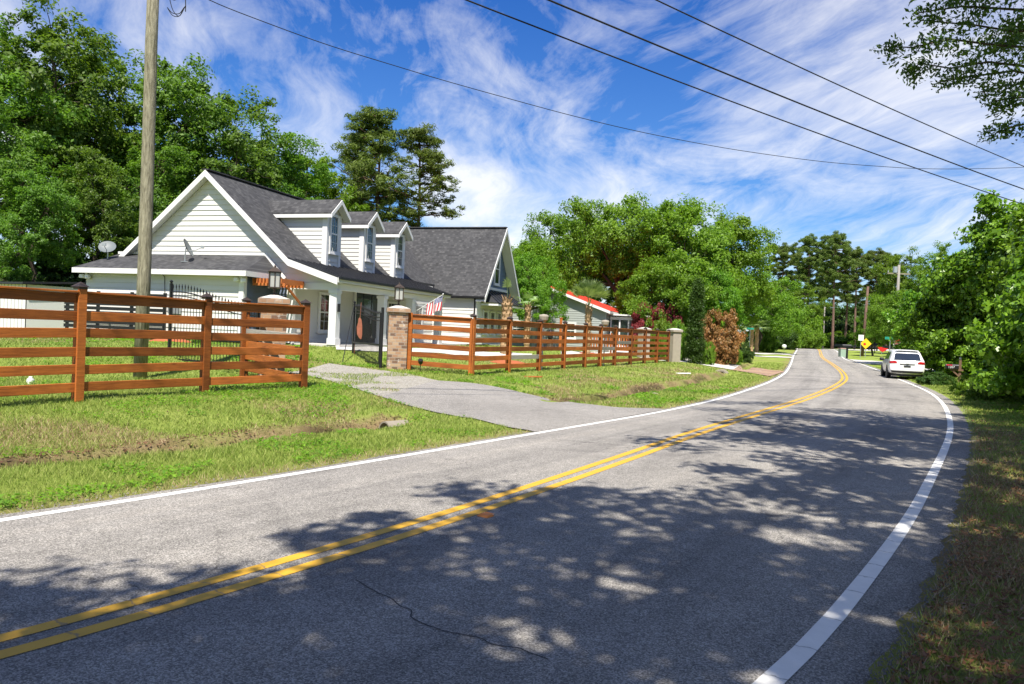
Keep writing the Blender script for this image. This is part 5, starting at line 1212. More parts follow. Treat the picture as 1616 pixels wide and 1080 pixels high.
palm('left one of the twin pale palms beside the street sign', 1186, 545, 515, 84, 14, 1.5, .2, boots=False)
palm('right one of the twin pale palms beside the street sign', 1194, 545, 516, 85, 14, 1.5, .2, boots=False)
# ================================================================ OTHER THINGS
def text_mesh(name, body, size, mat, parent, loc, rot, depth=.002):
    cu = bpy.data.curves.new(name, 'FONT'); cu.body = body; cu.size = size; cu.align_x = 'CENTER'; cu.align_y = 'CENTER'; cu.extrude = depth
    to = bpy.data.objects.new(name, cu); COL.objects.link(to); bpy.context.view_layer.update()
    me = bpy.data.meshes.new_from_object(to.evaluated_get(bpy.context.evaluated_depsgraph_get())); bpy.data.objects.remove(to)
    me.materials.clear(); me.materials.append(mat); o = bpy.data.objects.new(name, me); COL.objects.link(o); o.parent = parent; o.location = loc; o.rotation_euler = rot; return o
M['greypole'] = simple('grey_pole_wood', (.24, .225, .20), .85, var=.25)
M['red_roof'] = simple('red_metal_roof', (.62, .075, .045), .4, .1, var=.1); M['grey_siding'] = simple('grey_siding', (.30, .325, .31), .7, var=.06)
M['green_sign'] = simple('green_sign', (.02, .28, .20), .4); M['red_sign'] = simple('red_sign', (.60, .02, .02), .4); M['yellow_sign'] = simple('yellow_sign', (.80, .52, .02), .4)
M['pipe'] = simple('concrete_pipe', (.25, .22, .175), .9, var=.25); M['hole_shade'] = simple('pipe_shade', (.012, .011, .010), .9); M['mulch'] = simple('orange_mulch', (.34, .095, .035), .95, var=.4, scale=14, bump=.6)
M['car_white'] = simple('white_car_paint', (.76, .77, .77), .18, var=.01, spec=.6); M['tail'] = simple('tail_lamp_red', (.42, .008, .010), .15, spec=.7); M['tyre'] = simple('tyre_rubber', (.016, .016, .017), .8); M['rim'] = simple('alloy_rim', (.45, .46, .47), .3, .8)
M['car_glass'] = glassmat('car_glass', (.022, .026, .032), .06); M['car_trim'] = simple('car_dark_trim', (.03, .03, .032), .6); M['chrome'] = simple('chrome', (.32, .33, .35), .25, .9)

# ---- neighbour house
c = at(862, 500, 57); c.z = hz1(c.x, c.y)
nh = thing('neighbour_house', 'grey sided single storey house with a red metal roof behind the oaks', 'house', c, R(-18))
ap, ev = 4.75, 3.02; xr, xl, dp = 4.9, -4.9, 9.0
w = MB(); siding_rows(w, [(xl + .35, 0), (xr - .35, 0), (xr - .35, ev - .02), (0, ap - .22), (xl + .35, ev - .02)], False, 'x', 0, z_from=.0, exp=.17, out=-1); w.box(xr - .42, xr - .352, .06, dp, 0, 2.9).build('wall', M['grey_siding'], nh)
r = MB()
for x_ in (xl, xr): r.prism([(0, -.4, ap), (0, dp + .4, ap), (x_, dp + .4, ev), (x_, -.4, ev)], (0, 0, -.06))
for k in range(22):
    y_ = -.36 + k * .45
    for x_ in (xl, xr): r.beam((0, y_, ap + .01), (x_, y_, ev + .01), .03, .04)
r.build('roof', M['red_roof'], nh)
r = MB()
for x_ in (xl, xr): r.prism([(0, -.432, ap - .05), (x_, -.432, ev - .05), (x_, -.432, ev - .25), (0, -.432, ap - .25)], (0, .03, 0)); r.prism([(0, -.40, ap - .2), (x_, -.40, ev - .2), (x_, -.05, ev - .2), (0, -.05, ap - .2)], (0, 0, .03))
r.box(xr - .03, xr, -.4, dp, ev - .22, ev - .065).build('fascia', M['trim'], nh)
window(nh, 'x', -.02, -1, 1.35, 2.25, .95, 1.95); window(nh, 'x', -.02, -1, -2.6, -1.6, .95, 1.95)
MB().box(-1.0, -.75, -.12, -.03, 0, 3.0).build('corner_post', M['steel'], nh)
s = MB().box(xr - .3, 7.2, 1.2, 6.5, 0, .5).box(xr - .3, 7.2, 1.2, 6.5, 2.4, 2.62)
for k in range(5): s.box(xr - .26 + k * .655, xr - .16 + k * .655, 1.18, 1.28, .502, 2.398)
for k in range(6): s.box(7.1, 7.2, 1.3 + k * 1.0, 1.42 + k * 1.0, .502, 2.398)
sr = s.build('sunroom', M['trim'], nh); MB().box(xr - .25, 7.12, 1.3, 1.33, .51, 2.39).box(7.09, 7.098, 1.36, 6.4, .51, 2.39).build('pane', M['glass'], sr)
MB().prism([(xr - .4, .9, 2.72), (7.6, .9, 2.66), (7.9, 2.2, 2.60), (7.9, 6.8, 2.60), (xr - .4, 6.8, 2.72)], (0, 0, .10)).build('sunroom_roof', M['trim'], nh)
# brown railing before the neighbour house
b = at(965, 540, 52.5); b.z = hz1(b.x, b.y)
t_ = thing('wooden_railing', 'brown wooden railing with upright slats before the neighbour house', 'railing', b, R(8))
MB().box(-1.9, 1.9, -.03, .03, 1.28, 1.40).build('top_rail', M['fence'], t_); MB().box(-1.9, 1.9, -.03, .03, .30, .40).build('bottom_rail', M['fence'], t_)
for k in range(20): MB().box(-1.86 + k * .192, -1.76 + k * .192, -.012, .012, .402, 1.278).build('slat', M['fence'], t_)
for k in (-1.95, 0, 1.95): MB().box(k - .05, k + .05, .035, .13, -.1, 1.5).build('post', M['fence'], t_)
for px, D, h_ in ((884, 52, 2.2),):
    b = at(px, 540, D); b.z = hz1(b.x, b.y); o = MB().box(-.09, .09, -.09, .09, -.1, h_).box(-.12, .12, -.12, .12, h_ + .001, h_ + .05).build('gate_post', M['fence'], None); o.location = b
    tag(o, 'single brown wooden post in front of the grey neighbour house', 'post')
b = at(868, 540, 46); b.z = hz1(b.x, b.y)
t_ = thing('planter', 'dark barrel shaped planter standing on a brown stump behind the rail fence', 'planter', b)
MB().lathe([(.22, -.1), (.20, .3), (.22, .55)], 10).build('stump', M['bark'], t_); MB().lathe([(.10, .551), (.17, .7), (.17, 1.0), (.12, 1.15), (.06, 1.2)], 10).build('urn', M['black'], t_)

# ---- utility pole with cable loops
b = gp(221, 598); pole_h = 10.4
up_ = thing('utility_pole', 'weathered wooden utility pole standing just inside the left rail fence', 'utility pole', b)
MB().tube([(0, 0, -.4), (0.01, 0, 2.5), (0.0, .01, 5), (-.01, 0, 7.5), (0, 0, pole_h)], [.148, .142, .135, .128, .12], 14).build('shaft', M['polewood'], up_, smooth=True)
lp = MB()
def loopc(p0, p1, dip, n=12):
    p0 = Vector(p0); p1 = Vector(p1); return [p0 + (p1 - p0) * (i / n) + Vector((0, .02 * math.sin(i), -dip * 4 * (i / n) * (1 - i / n))) for i in range(n + 1)]
q0 = at(264, 12, b.y) - b; q1 = at(293, 10, b.y) - b; q2 = at(262, -30, b.y) - b; q3 = at(292, -40, b.y) - b
for a_, b_, dp_ in ((q0, q1, .22), (q0, q1, .16), (q2, q1, .45), (q2, q3, .5)): lp.tube(loopc(a_, b_, dp_), .009, 5)
lp.tube([q1 + Vector((0, 0, -.12)), q1, q3], .011, 5); lp.build('cable_loop', M['cable'], up_)
ins = MB()
for z_ in (9.3, 9.9): ins.lathe([(.02, 0), (.05, .02), (.05, .10), (.02, .12)], 8, (.17, 0, z_))
ins.build('insulator', M['steel'], up_)
# ---- overhead wires
def wire(label, pts, r, n=60):
    q = [Vector(p) for p in pts]; s_ = [Vector(((k[0]), k[1], k[2])) for k in q]; o = MB().tube([p - s_[0] for p in s_], r, 5).build('overhead_wire', M['cable'], None, smooth=True); o.location = s_[0]
    return tag(o, label, 'wire', 'overhead wires along the road')
def span(pa, pb, t0, t1, sag, n=48):
    a_ = at(*pa); b_ = at(*pb); out = []
    for i in range(n + 1):
        t = t0 + (t1 - t0) * i / n; p = a_ + (b_ - a_) * t; p.z -= sag * 4 * (t - 0) * (1 - t); out.append(p)
    return out
wire('lowest of the three thick wires running down to the right', span((735, 0, 14.6), (1616, 323, 28.5), -2.6, 1.9, .12), .017)
wire('middle and thickest of the three wires running down to the right', span((865, 0, 15.4), (1616, 299, 29.0), -2.4, 1.9, .10), .021)
wire('topmost of the three thick wires, ending nearest the overhanging twigs', span((1035, 0, 16.0), (1616, 263, 28.2), -2.6, 1.9, .07), .016)
lw = [(262, -40), (330, 0), (420, 36), (520, 72), (620, 103), (700, 127), (800, 155), (900, 182), (1000, 206), (1100, 226), (1190, 241), (1300, 255.5), (1392, 263), (1459, 266.5), (1540, 266.5), (1616, 264), (1720, 258)]
wp = [at(px, py, 17.2 + (px - 262) / 1354 * 15) for px, py in lw]; wq = []
for i in range(len(wp) - 1):
    p0, p1, p2, p3 = wp[max(i - 1, 0)], wp[i], wp[i + 1], wp[min(i + 2, len(wp) - 1)]
    for k in range(6): t = k / 6; wq.append(.5 * ((2 * p1) + (p2 - p0) * t + (2 * p0 - 5 * p1 + 4 * p2 - p3) * t * t + (3 * p1 - p0 - 3 * p2 + p3) * t ** 3))
wire('long thin sagging wire from the wooden pole across the whole sky', wq, .011)
# far poles
def far_pole(label, px, D, py_top, r, arm=False, mat='polewood', lamp=False, lean=0):
    b = at(px, 540, D); b.z = hz1(b.x, b.y); h_ = at(px, py_top, D).z - b.z; t_ = thing('utility_pole', label, 'utility pole', b)
    MB().tube([(0, 0, -.3), (lean * .5, 0, h_ / 2), (lean, 0, h_)], [r, r * .9, r * .75], 10).build('shaft', M[mat], t_, smooth=True)
    if arm:
        MB().box(-1.15, 1.15, -.06, .06, h_ - .95, h_ - .82).build('crossarm', M['polewood'], t_); i_ = MB()
        for x_ in (-1.05, -.4, .95): i_.lathe([(.03, 0), (.06, .03), (.06, .16), (.02, .2)], 8, (x_, 0, h_ - .82))
        i_.box(-.55, -.25, -.2, .1, h_ - .8, h_ - .2); i_.build('transformer', M['steel'], t_)
    if lamp:
        MB().tube([(0, 0, h_ - .3), (.5, 0, h_ - .1), (1.0, 0, h_ - .15)], .04, 6).build('lamp_arm', M['steel'], t_); MB().box(.8, 1.5, -.14, .14, h_ - .3, h_ - .16).build('lamp_head', M['dish'], t_)
far_pole('grey utility pole with a crossarm above the trees behind the car', 1413, 76, 418, .16, True, 'greypole')
far_pole('dark leaning utility pole behind the yellow sign, carrying a white sign', 1361.5, 87, 452, .17, False, 'pinebark', lean=.3)
far_pole('thin grey street light pole left of the far pine trunks', 1299, 122, 483, .11, False, 'greypole', True)
# ---- signs and mailboxes
def sign_post(name, label, cat, px, D, z0, build, h_=2.6, r=.035, mat='steel', rz=None):
    b = at(px, 540, D); b.z = hz1(b.x, b.y); t_ = thing(name, label, cat, b, -math.atan2(b.x, b.y) if rz is None else rz)
    MB().tube([(0, .03, -.2), (0, .03, h_)], r, 7).build('post', M[mat], t_); build(t_, h_); return t_
def octa(t_, h_):
    n = 8; rr = .41; P = [(rr * math.cos(R(22.5 + 45 * k)), -.02, h_ - .42 + rr * math.sin(R(22.5 + 45 * k))) for k in range(n)]
    MB().prism(P, (0, .012, 0)).build('rim', M['white_plastic'], t_); rr = .375
    P = [(rr * math.cos(R(22.5 + 45 * k)), -.0245, h_ - .42 + rr * math.sin(R(22.5 + 45 * k))) for k in range(n)]
    s_ = MB().prism(P, (0, .004, 0)).build('face', M['red_sign'], t_); text_mesh('lettering', 'STOP', .30, M['white_plastic'], t_, (0, -.027, h_ - .42), (R(90), 0, 0))
sign_post('stop_sign', 'red stop sign rising just above the roof of the parked car', 'stop sign', 1417, 57, 0, octa, 2.35, rz=R(-78))
def diamond(t_, h_):
    q = .58; MB().prism([(0, -.02, h_ - 1.2), (q, -.02, h_ - .6), (0, -.02, h_), (-q, -.02, h_ - .6)], (0, .015, 0)).build('face', M['yellow_sign'], t_)
    MB().prism([(.15 * math.cos(R(45 * k)) - .12, -.026, h_ - .66 + .15 * math.sin(R(45 * k))) for k in range(8)], (0, .004, 0)).build('symbol', M['red_sign'], t_)
sign_post('warning_sign', 'yellow diamond warning sign with a red stop symbol beside the dark pole', 'road sign', 1366.5, 84, 0, diamond, 2.1, rz=R(-14))
def white_sq(t_, h_): MB().box(-.26, .26, -.03, -.015, h_ - .62, h_).build('face', M['white_plastic'], t_)
sign_post('notice_sign', 'small white rectangular sign beside the dark leaning pole', 'road sign', 1358.5, 83, 0, white_sq, 2.5, rz=R(-20))
def blades(t_, h_): MB().box(-.36, .36, -.012, .012, h_ + .02, h_ + .22).build('blade', M['green_sign'], t_)
sign_post('street_sign', 'green street name sign beside the rust coloured shrub and twin palms', 'street sign', 1183, 80, 0, blades, 2.5, rz=R(-10))
sign_post('street_sign', 'green street name sign on a thin pole left of the stop sign', 'street sign', 1404.5, 59, 0, blades, 2.2, rz=R(-25))
sign_post('marker_post', 'white square post standing next to the stop sign', 'post', 1410.5, 59, 0, lambda t_, h_: MB().box(-.1, .1, -.1, .1, h_ - .2, h_).build('cap', M['white_plastic'], t_), 2.35, .06, 'concrete')
def rnd(t_, h_): MB().lathe([(.02, 0), (.22, .06), (.28, .25), (.22, .44), (.02, .5)], 12, (0, 0, h_ - .02)).build('globe', M['white_plastic'], t_)
sign_post('white_marker', 'round white marker on a short stake in the grass before the far bushes', 'marker', 1238, 96, 0, rnd, .35)
def mbox(t_, h_, s=1.0):
    P = [(.10 * math.cos(R(180 * k / 8)), math.sin(R(180 * k / 8)) * .10 + .12) for k in range(9)]; P = [(-.10, 0)] + P[::-1] + [(.10, 0)]
    o = MB().prism([(-.30 * s, x_ * s, h_ + z_ * s) for x_, z_ in P], (.56 * s, 0, 0)).build('box', M['black'], t_); return o
t_ = sign_post('far_mailbox', 'dark mailbox on a thick post at the tip of the far grass island', 'mailbox', 1337.5, 80, 0, lambda t_, h_: mbox(t_, h_, 1.5), 1.15, .11, 'black')
t_ = sign_post('roadside_mailbox', 'black mailbox on a short post beyond the grass island, before the dark rail', 'mailbox', 1381, 100, 0, lambda t_, h_: mbox(t_, h_, 1.2), 1.0, .06, 'black')
b = at(1330, 540, 84); b.z = hz1(b.x, b.y); t_ = thing('trash_bin', 'pale green wheeled bin with a pinkish lid at the far grass island', 'bin', b)
MB().prism([(-.28, -.3, 0), (.28, -.3, 0), (.33, -.35, 1.0), (-.33, -.35, 1.0)], (0, .65, 0)).build('bin', simple('bin_green', (.28, .38, .30)), t_); MB().box(-.36, .36, -.38, .36, 1.001, 1.08).build('lid', simple('bin_lid', (.5, .30, .27)), t_)
b = at(1393, 540, 96); b.z = hz1(b.x, b.y); t_ = thing('lawn_ornament', 'small red lawn ornament on the grass left of the parked car', 'ornament', b)
MB().prism([(-.7, 0, 1.0), (-.2, 0, .45), (.1, 0, .3), (.75, 0, .75), (.1, 0, .85), (-.2, 0, .95)], (0, .2, 0)).build('panel', M['red_sign'], t_); MB().tube([(0, .1, -.1), (0, .1, .5)], .04, 6).build('stake', M['steel'], t_)
a_ = at(1318, 540, 130); e_ = at(1412, 540, 108); a_.z = hz1(a_.x, a_.y); e_.z = hz1(e_.x, e_.y)
t_ = thing('guard_rail', 'long low dark rail along the cross street under the pines', 'guard rail', a_)
MB().beam(Vector((0, 0, .62)), e_ - a_ + Vector((0, 0, .62)), .08, .42).build('rail', M['cable'], t_)
for k in range(9): q = (e_ - a_) * (k / 8); MB().box(q.x - .07, q.x + .07, q.y + .06, q.y + .2, q.z - .2, q.z + .75).build('post', M['cable'], t_)
# white picket panel behind the mailbox
b = at(1492, 540, 50); b.z = hz1(b.x, b.y); t_ = thing('picket_panel', 'white picket gate panel partly hidden by the thicket', 'gate', b, R(-30))
for k in range(8): MB().box(-.62 + k * .16, -.56 + k * .16, -.02, .02, 0, 1.55).build('picket', M['concrete'], t_)
MB().box(-.64, .64, .021, .05, .25, .33).build('rail', M['concrete'], t_); MB().box(-.64, .64, .021, .05, 1.2, 1.28).build('rail', M['concrete'], t_)
# near mailbox
b = gp(1514, 604); b.z -= .27; D = b.y; rz = -math.atan2(b.x, b.y) + R(2)
t_ = thing('mailbox', 'black mailbox with white house numbers on a brown wooden post before the thicket', 'mailbox', b, rz)
pw = simple('old_post_wood', (.16, .095, .06), .9, var=.3)
MB().box(-.055, .055, -.055, .055, -.3, 1.38).build('post', pw, t_); MB().lathe([(.05, 0), (.03, .015), (.055, .05), (.06, .08), (.04, .12), (.005, .14)], 10, (0, 0, 1.382)).build('finial', M['concrete'], t_)
MB().beam((.14, -.085, .88), (-.42, -.085, .88), .055, .09).beam((-.34, -.085, .86), (0, -.085, .55), .05, .07).build('arm', pw, t_)
bx_ = MB(); P = [(-.10, 0)] + [(-.10 * math.cos(R(180 * k / 8)), .13 + .10 * math.sin(R(180 * k / 8))) for k in range(9)] + [(.10, 0)]
bx_.prism([(-.62, x_ - .085, .93 + z_) for x_, z_ in P], (.56, 0, 0)); mb_ = bx_.build('box', M['black'], t_)
MB().box(-.645, -.622, -.19, .02, .925, 1.165).build('door', M['black'], t_)
MB().box(-.58, -.34, -.192, -.188, 1.085, 1.135).build('flag', simple('red_flag', (.62, .03, .06)), t_)
MB().box(-.565, -.19, -.1885, -.1862, .945, 1.065).build('number_plate', M['black'], t_)
text_mesh('house_number', '1207', .145, M['white_plastic'], t_, (-.375, -.1895, 1.008), (R(90), 0, 0), .001)
lt = MB()
for k in range(7): lt.add([(random.uniform(-.3, .3), random.uniform(-.15, .15), .03 + .02 * k) for _ in range(4)], [(0, 1, 2, 3)])
o = lt.build('litter', M['white_plastic'], None); o.location = gp(1519, 617) + Vector((0, 0, .05)); tag(o, 'crumpled white litter in the grass by the mailbox', 'litter')
# ---- flag on the porch
c_ = Vector((.17, 6.55, 1.55)); t_ = thing('porch_flag', 'striped flag with a starred blue canton on an angled pole at the porch column', 'flag', hw_(*c_), HR)
tip = Vector((1.38, 0, .82)); MB().tube([(0, 0, 0), tip], .014, 7).lathe([(.0, 0), (.03, .015), (.03, .045), (0, .06)], 8, tuple(tip)).build('pole', M['white_plastic'], t_)
nu, nv = 24, 26; V = []; UV = []
for j in range(nv + 1):
    for i in range(nu + 1):
        u_, v_ = i / nu, j / nv; p = tip * (1.0 - .54 * u_) ; sag_ = v_ * .70
        gather = 1 - .35 * v_
        V.append((p.x - (u_ - .0) * 0 + (.5 - u_) * -.32 * v_ * .2 - .30 * v_ * (1 - gather) * 0 - .25 * v_ * (.3), .07 * math.sin(u_ * 11 + v_ * 2) * (.3 + v_) , p.z - sag_ * (1 - .12 * math.sin(u_ * 3.1)))); UV.append((v_, u_))
V = np.array(V); ii = np.arange(len(V)).reshape(nv + 1, nu + 1)
m, t, p = material('flag_cloth'); uvx, uvy, _z = t.sep(t.coord('UV'))
stripe = t.math('GREATER_THAN', t.math('FRACT', t.math('MULTIPLY', uvy, 6.5)), .5)
cA = t.mix(stripe, (.48, .02, .035), (.72, .70, .68)); can = t.math('MULTIPLY', t.math('LESS_THAN', uvy, .538), t.math('LESS_THAN', uvx, .42))
sx = t.math('SUBTRACT', t.math('FRACT', t.math('MULTIPLY', uvx, 14)), .5); sy = t.math('SUBTRACT', t.math('FRACT', t.math('MULTIPLY', uvy, 13)), .5)
star = t.math('LESS_THAN', t.math('ADD', t.math('MULTIPLY', sx, sx), t.math('MULTIPLY', sy, sy)), .085)
t.link(t.mix(can, cA, t.mix(star, (.022, .035, .16), (.72, .70, .68))), p.inputs['Base Color']); p.inputs['Roughness'].default_value = .8
fl = mesh_np('cloth', V, np.stack([ii[:-1, :-1], ii[:-1, 1:], ii[1:, 1:], ii[1:, :-1]], -1).reshape(-1, 4), m, t_, smooth=True)
uvl = fl.data.uv_layers.new(name='UVMap'); lv = np.empty(len(fl.data.loops), np.int32); fl.data.loops.foreach_get('vertex_index', lv); uvl.data.foreach_set('uv', np.array(UV, np.float32)[lv].ravel())
# ---- little things
b = gp(661, 589); t_ = thing('garden_spotlight', 'small black garden spotlight on a stake behind the rail fence beside the brick pillar', 'garden light', b + Vector((0, .35, 0)))
MB().tube([(0, 0, -.1), (0, 0, .28)], .012, 6).build('stake', M['black'], t_); o = MB().lathe([(.05, -.06), (.075, 0), (.08, .09), (.07, .10)], 10).build('head', M['black'], t_); o.location = (0, 0, .32); o.rotation_euler = (R(35), 0, 0)
b = gp(48, 606); o = MB().lathe([(.09, -.05), (.09, .10), (.075, .101), (.075, .13), (.045, .131), (.045, .17), (.03, .175)], 14).build('cleanout_cap', M['white_plastic'], None); o.location = b; o.scale = (.75, .75, .8); tag(o, 'small white capped pipe standing in the lawn behind the left fence', 'pipe cap')
for px, py, lab in ((857, 502, 'pale bowl shaped lamp on a fence post left of the fan palm'), (955, 513, 'pale bowl shaped lamp on a fence post right of the fan palm')):
    q = on_line(line[0], line[-1], px); z_ = hz1(*q); t_ = thing('post_lamp', lab, 'lamp', (q[0], q[1] + .3, z_))
    MB().tube([(0, 0, -.1), (0, 0, 1.86)], .03, 8).build('stem', M['steel'], t_); MB().lathe([(.06, 1.86), (.16, 1.95), (.19, 2.08), (.17, 2.14), (.02, 2.17)], 12).build('bowl', M['stone'], t_)
def culvert(label, c, yaw, r, L, collar=0.0, inn=1):
    t_ = thing('culvert_pipe', label, 'drain pipe', c, yaw); n = 24; vs = []; fs = []
    for x_, rr in ((0, r), (0, r * .84), (L, r * .84), (L, r)):
        for k in range(n): vs.append((x_, rr * math.cos(6.2832 * k / n), rr * math.sin(6.2832 * k / n)))
    for j in range(4):
        for k in range(n): fs.append((j * n + k, j * n + (k + 1) % n, ((j + 1) % 4) * n + (k + 1) % n, ((j + 1) % 4) * n + k))
    MB().add(vs, fs).build('pipe', M['pipe'], t_, smooth=False)
    MB().add([(L * .6, r * .83 * math.cos(6.2832 * k / n), r * .83 * math.sin(6.2832 * k / n)) for k in range(n)], [tuple(range(n))]).build('pipe_shade_disc', M['hole_shade'], t_)  # near-black disc stands in for the shade inside the pipe
    if collar:
        P = [(.04, (r + .02) * math.cos(R(a_)), (r + .02) * math.sin(R(a_))) for a_ in range(-20, 201, 20)] + [(.04, (r + collar) * math.cos(R(a_)) * 1.15, (r + collar * .6) * math.sin(R(a_))) for a_ in range(200, -21, -20)]
        MB().prism(P, (.22, 0, 0)).build('headwall', M['stone'], t_)
c_ = Vector((-2.26, 13.83, -.225)); culvert('small round drain pipe opening in the ditch left of the driveway', c_, R(48), .165, .6)
c_ = at(1138, 587, 40.3); culvert('concrete drain pipe with a pale headwall under the red paved apron', c_ + Vector((0, 0, -.2)), R(70), .25, 2.2, .13)
for px, py, rx, ry, lab in ((800, 574, .9, .5, 'orange mulch ring around the rough palm trunk'), (927, 560, .8, .5, 'orange mulch ring around the fan palm'), (270, 541, .8, .25, 'strip of orange mulch along the screen')):
    b = gp(px, py); o = MB().lathe([(.02, .16), (.5, .13), (.85, .06), (1.0, -.02)], 18).build('mulch_bed', M['mulch'], None, smooth=True); o.scale = (rx, ry * 1.6, 1); o.location = b; tag(o, lab, 'mulch', kind=None)
c_ = gp0(765, 825); t_ = thing('road_reflector', 'small orange and white raised reflector between the yellow lines', 'road reflector', (c_[0], c_[1], rdz(*c_) + .002), R(-35))
MB().prism([(-.06, -.05, 0), (.06, -.05, 0), (.045, -.02, .018), (-.045, -.02, .018)], (0, .1, 0)).build('body', simple('reflector_orange', (.6, .2, .04)), t_, bevel=.003); MB().box(-.05, .05, .051, .056, .001, .017).build('lens', M['white_plastic'], t_)
for px, py, s_, lab in ((1113, 737, .09, 'scrap of white paper on the shaded lane near the yellow lines'), (1032, 622, .12, 'pale stone in the ditch by the left edge line')):
    b = gp(px, py); o = MB().add([(-s_, -s_ * .5, .0), (s_, -s_ * .6, .012), (s_ * .8, s_ * .6, .03), (-s_ * .7, s_ * .5, .02), (0, 0, .045)], [(0, 1, 4), (1, 2, 4), (2, 3, 4), (3, 0, 4), (3, 2, 1, 0)]).build('scrap', M['white_plastic'] if py > 700 else M['stone'], None); o.location = b + Vector((0, 0, .07 if py > 700 else 0)); tag(o, lab, 'scrap' if py > 700 else 'stone')

# ---- parked car (local Y forward, rear axle at origin)
def build_car(loc, rz):
    car = thing('parked_car', 'white hatchback parked half on the right verge, seen from behind', 'car', loc, rz)
    # stations: y, belt z, roof z, half width, roof half width, bottom z, shear of the top (y)
    ST = [(-.97, .98, 1.42, .80, .56, .40, .34), (-.90, 1.00, 1.53, .885, .62, .30, .42), (-.55, 1.01, 1.60, .905, .66, .25, .28), (0.0, 1.0, 1.62, .91, .68, .25, .10), (.9, .98, 1.63, .915, .69, .24, 0), (1.6, .96, 1.60, .915, .68, .24, 0), (2.05, .96, 1.42, .91, .68, .24, -.05), (2.62, .97, 1.03, .90, .72, .24, 0), (3.1, .86, .90, .87, .66, .25, 0), (3.42, .66, .74, .74, .55, .30, 0)]
    def sec(s):
        y, zb, zr, hw, rh, z0, sh = s
        P = [(hw * .80, z0), (hw * .955, z0 + .08), (hw * .995, z0 + .27), (hw, .72 if zb > .9 else zb * .85), (hw * .965, zb), (hw * .95, zb + .03), (rh + .03, zr - .09), (rh - .04, zr - .025), (rh * .55, zr)]
        out = []
        for x_, z_ in P:
            f = max(0.0, min(1.0, (z_ - zb) / max(zr - zb, .01))); low = max(0, (.55 - z_)) * .12 if y < 0 else 0
            out.append((x_, y + sh * f + (low if s is ST[0] else 0), z_))
        return out
    b = MB(); V = []; n = 9; m = len(ST)
    for s in ST:
        q = sec(s); V += [(-x_, y, z_) for x_, y, z_ in q][::1] + [(x_, y, z_) for x_, y, z_ in q[::-1]]
    k2 = 2 * n; Fc = []
    for i in range(m - 1):
        for k in range(k2 - 1): Fc.append((i * k2 + k, i * k2 + k + 1, (i + 1) * k2 + k + 1, (i + 1) * k2 + k))
        Fc.append((i * k2 + k2 - 1, i * k2, (i + 1) * k2, (i + 1) * k2 + k2 - 1))
    for i in (0, m - 1):
        for k in range(n - 1): Fc.append((i * k2 + k, i * k2 + k2 - 1 - k, i * k2 + k2 - 2 - k, i * k2 + k + 1))
    b.add(V, Fc); body = b.build('body', M['car_white'], car, smooth=True)
    ss = body.modifiers.new('sub', 'SUBSURF'); ss.levels = 2; ss.render_levels = 2
    dg = bpy.context.evaluated_depsgraph_get(); bpy.context.view_layer.update(); me = bpy.data.meshes.new_from_object(body.evaluated_get(bpy.context.evaluated_depsgraph_get())); body.modifiers.clear(); body.data = me
    bv = BVHTree.FromPolygons([v.co[:] for v in me.vertices], [p_.vertices[:] for p_ in me.polygons])
    def patch(name, poly, axis, mat, off=.008, parent=car, N_=14):
        """polygon (2d) projected onto the body: axis 'r' rear (x,z), 'l'/'R' sides (y,z)"""
        xs = [q[0] for q in poly]; zs = [q[1] for q in poly]; vs = []; fs = []; g = {}
        gx_ = np.linspace(min(xs), max(xs), N_ + 1); gz_ = np.linspace(min(zs), max(zs), N_ + 1)
        def edge(z_):
            c = []
            for i in range(len(poly)):
                (a0, z0), (a1, z1) = poly[i], poly[(i + 1) % len(poly)]
                if min(z0, z1) <= z_ <= max(z0, z1) and z0 != z1: c.append(a0 + (a1 - a0) * (z_ - z0) / (z1 - z0))
            return (min(c), max(c)) if c else None
        for j, z_ in enumerate(np.clip(gz_, min(zs) + 1e-4, max(zs) - 1e-4)):
            e = edge(z_); row = []
            for i in range(N_ + 1):
                s_ = e[0] + (e[1] - e[0]) * i / N_
                if axis == 'r': h_, nn, *_ = bv.ray_cast(Vector((s_, -3, z_)), Vector((0, 1, 0)))
                elif axis == 'l': h_, nn, *_ = bv.ray_cast(Vector((-3, s_, z_)), Vector((1, 0, 0)))
                else: h_, nn, *_ = bv.ray_cast(Vector((3, s_, z_)), Vector((-1, 0, 0)))
                if h_ is None: h_ = Vector((s_, -.9, z_)) if axis == 'r' else Vector((-.8 if axis == 'l' else .8, s_, z_)); nn = Vector((0, -1, 0))
                dd = {'r': Vector((0, -1, .15)), 'l': Vector((-1, 0, .1)), 'R': Vector((1, 0, .1))}[axis]
                vs.append(h_ + dd * off)
        for j in range(N_):
            for i in range(N_): a_ = j * (N_ + 1) + i; fs.append((a_, a_ + 1, a_ + N_ + 2, a_ + N_ + 1))
        return MB().add(vs, fs).build(name, mat, parent, smooth=True)
    patch('rear_window', [(-.66, 1.04), (.66, 1.04), (.60, 1.38), (.52, 1.42), (-.52, 1.42), (-.60, 1.38)], 'r', M['car_glass'])
    for ax, sx in (('l', -1), ('R', 1)):
        patch('side_window', [(-.25, 1.05), (.62, 1.04), (.62, 1.47), (-.05, 1.46)], ax, M['car_glass']); patch('side_window', [(.70, 1.04), (1.75, 1.03), (1.45, 1.46), (.70, 1.47)], ax, M['car_glass'])
    for s in (-1, 1): patch('tail_light', [(s * .50, .87), (s * .86, .84), (s * .87, .97), (s * .62, 1.0), (s * .52, .96)] if s > 0 else [(-.86, .84), (-.50, .87), (-.52, .96), (-.62, 1.0), (-.87, .97)], 'r', M['tail'], .014)
    patch('tail_light', [(-.86, .86), (-.62, .88), (-.66, .98), (-.84, .98)], 'l', M['tail'], .012); patch('tail_light', [(-.86, .86), (-.62, .88), (-.66, .98), (-.84, .98)], 'R', M['tail'], .012)
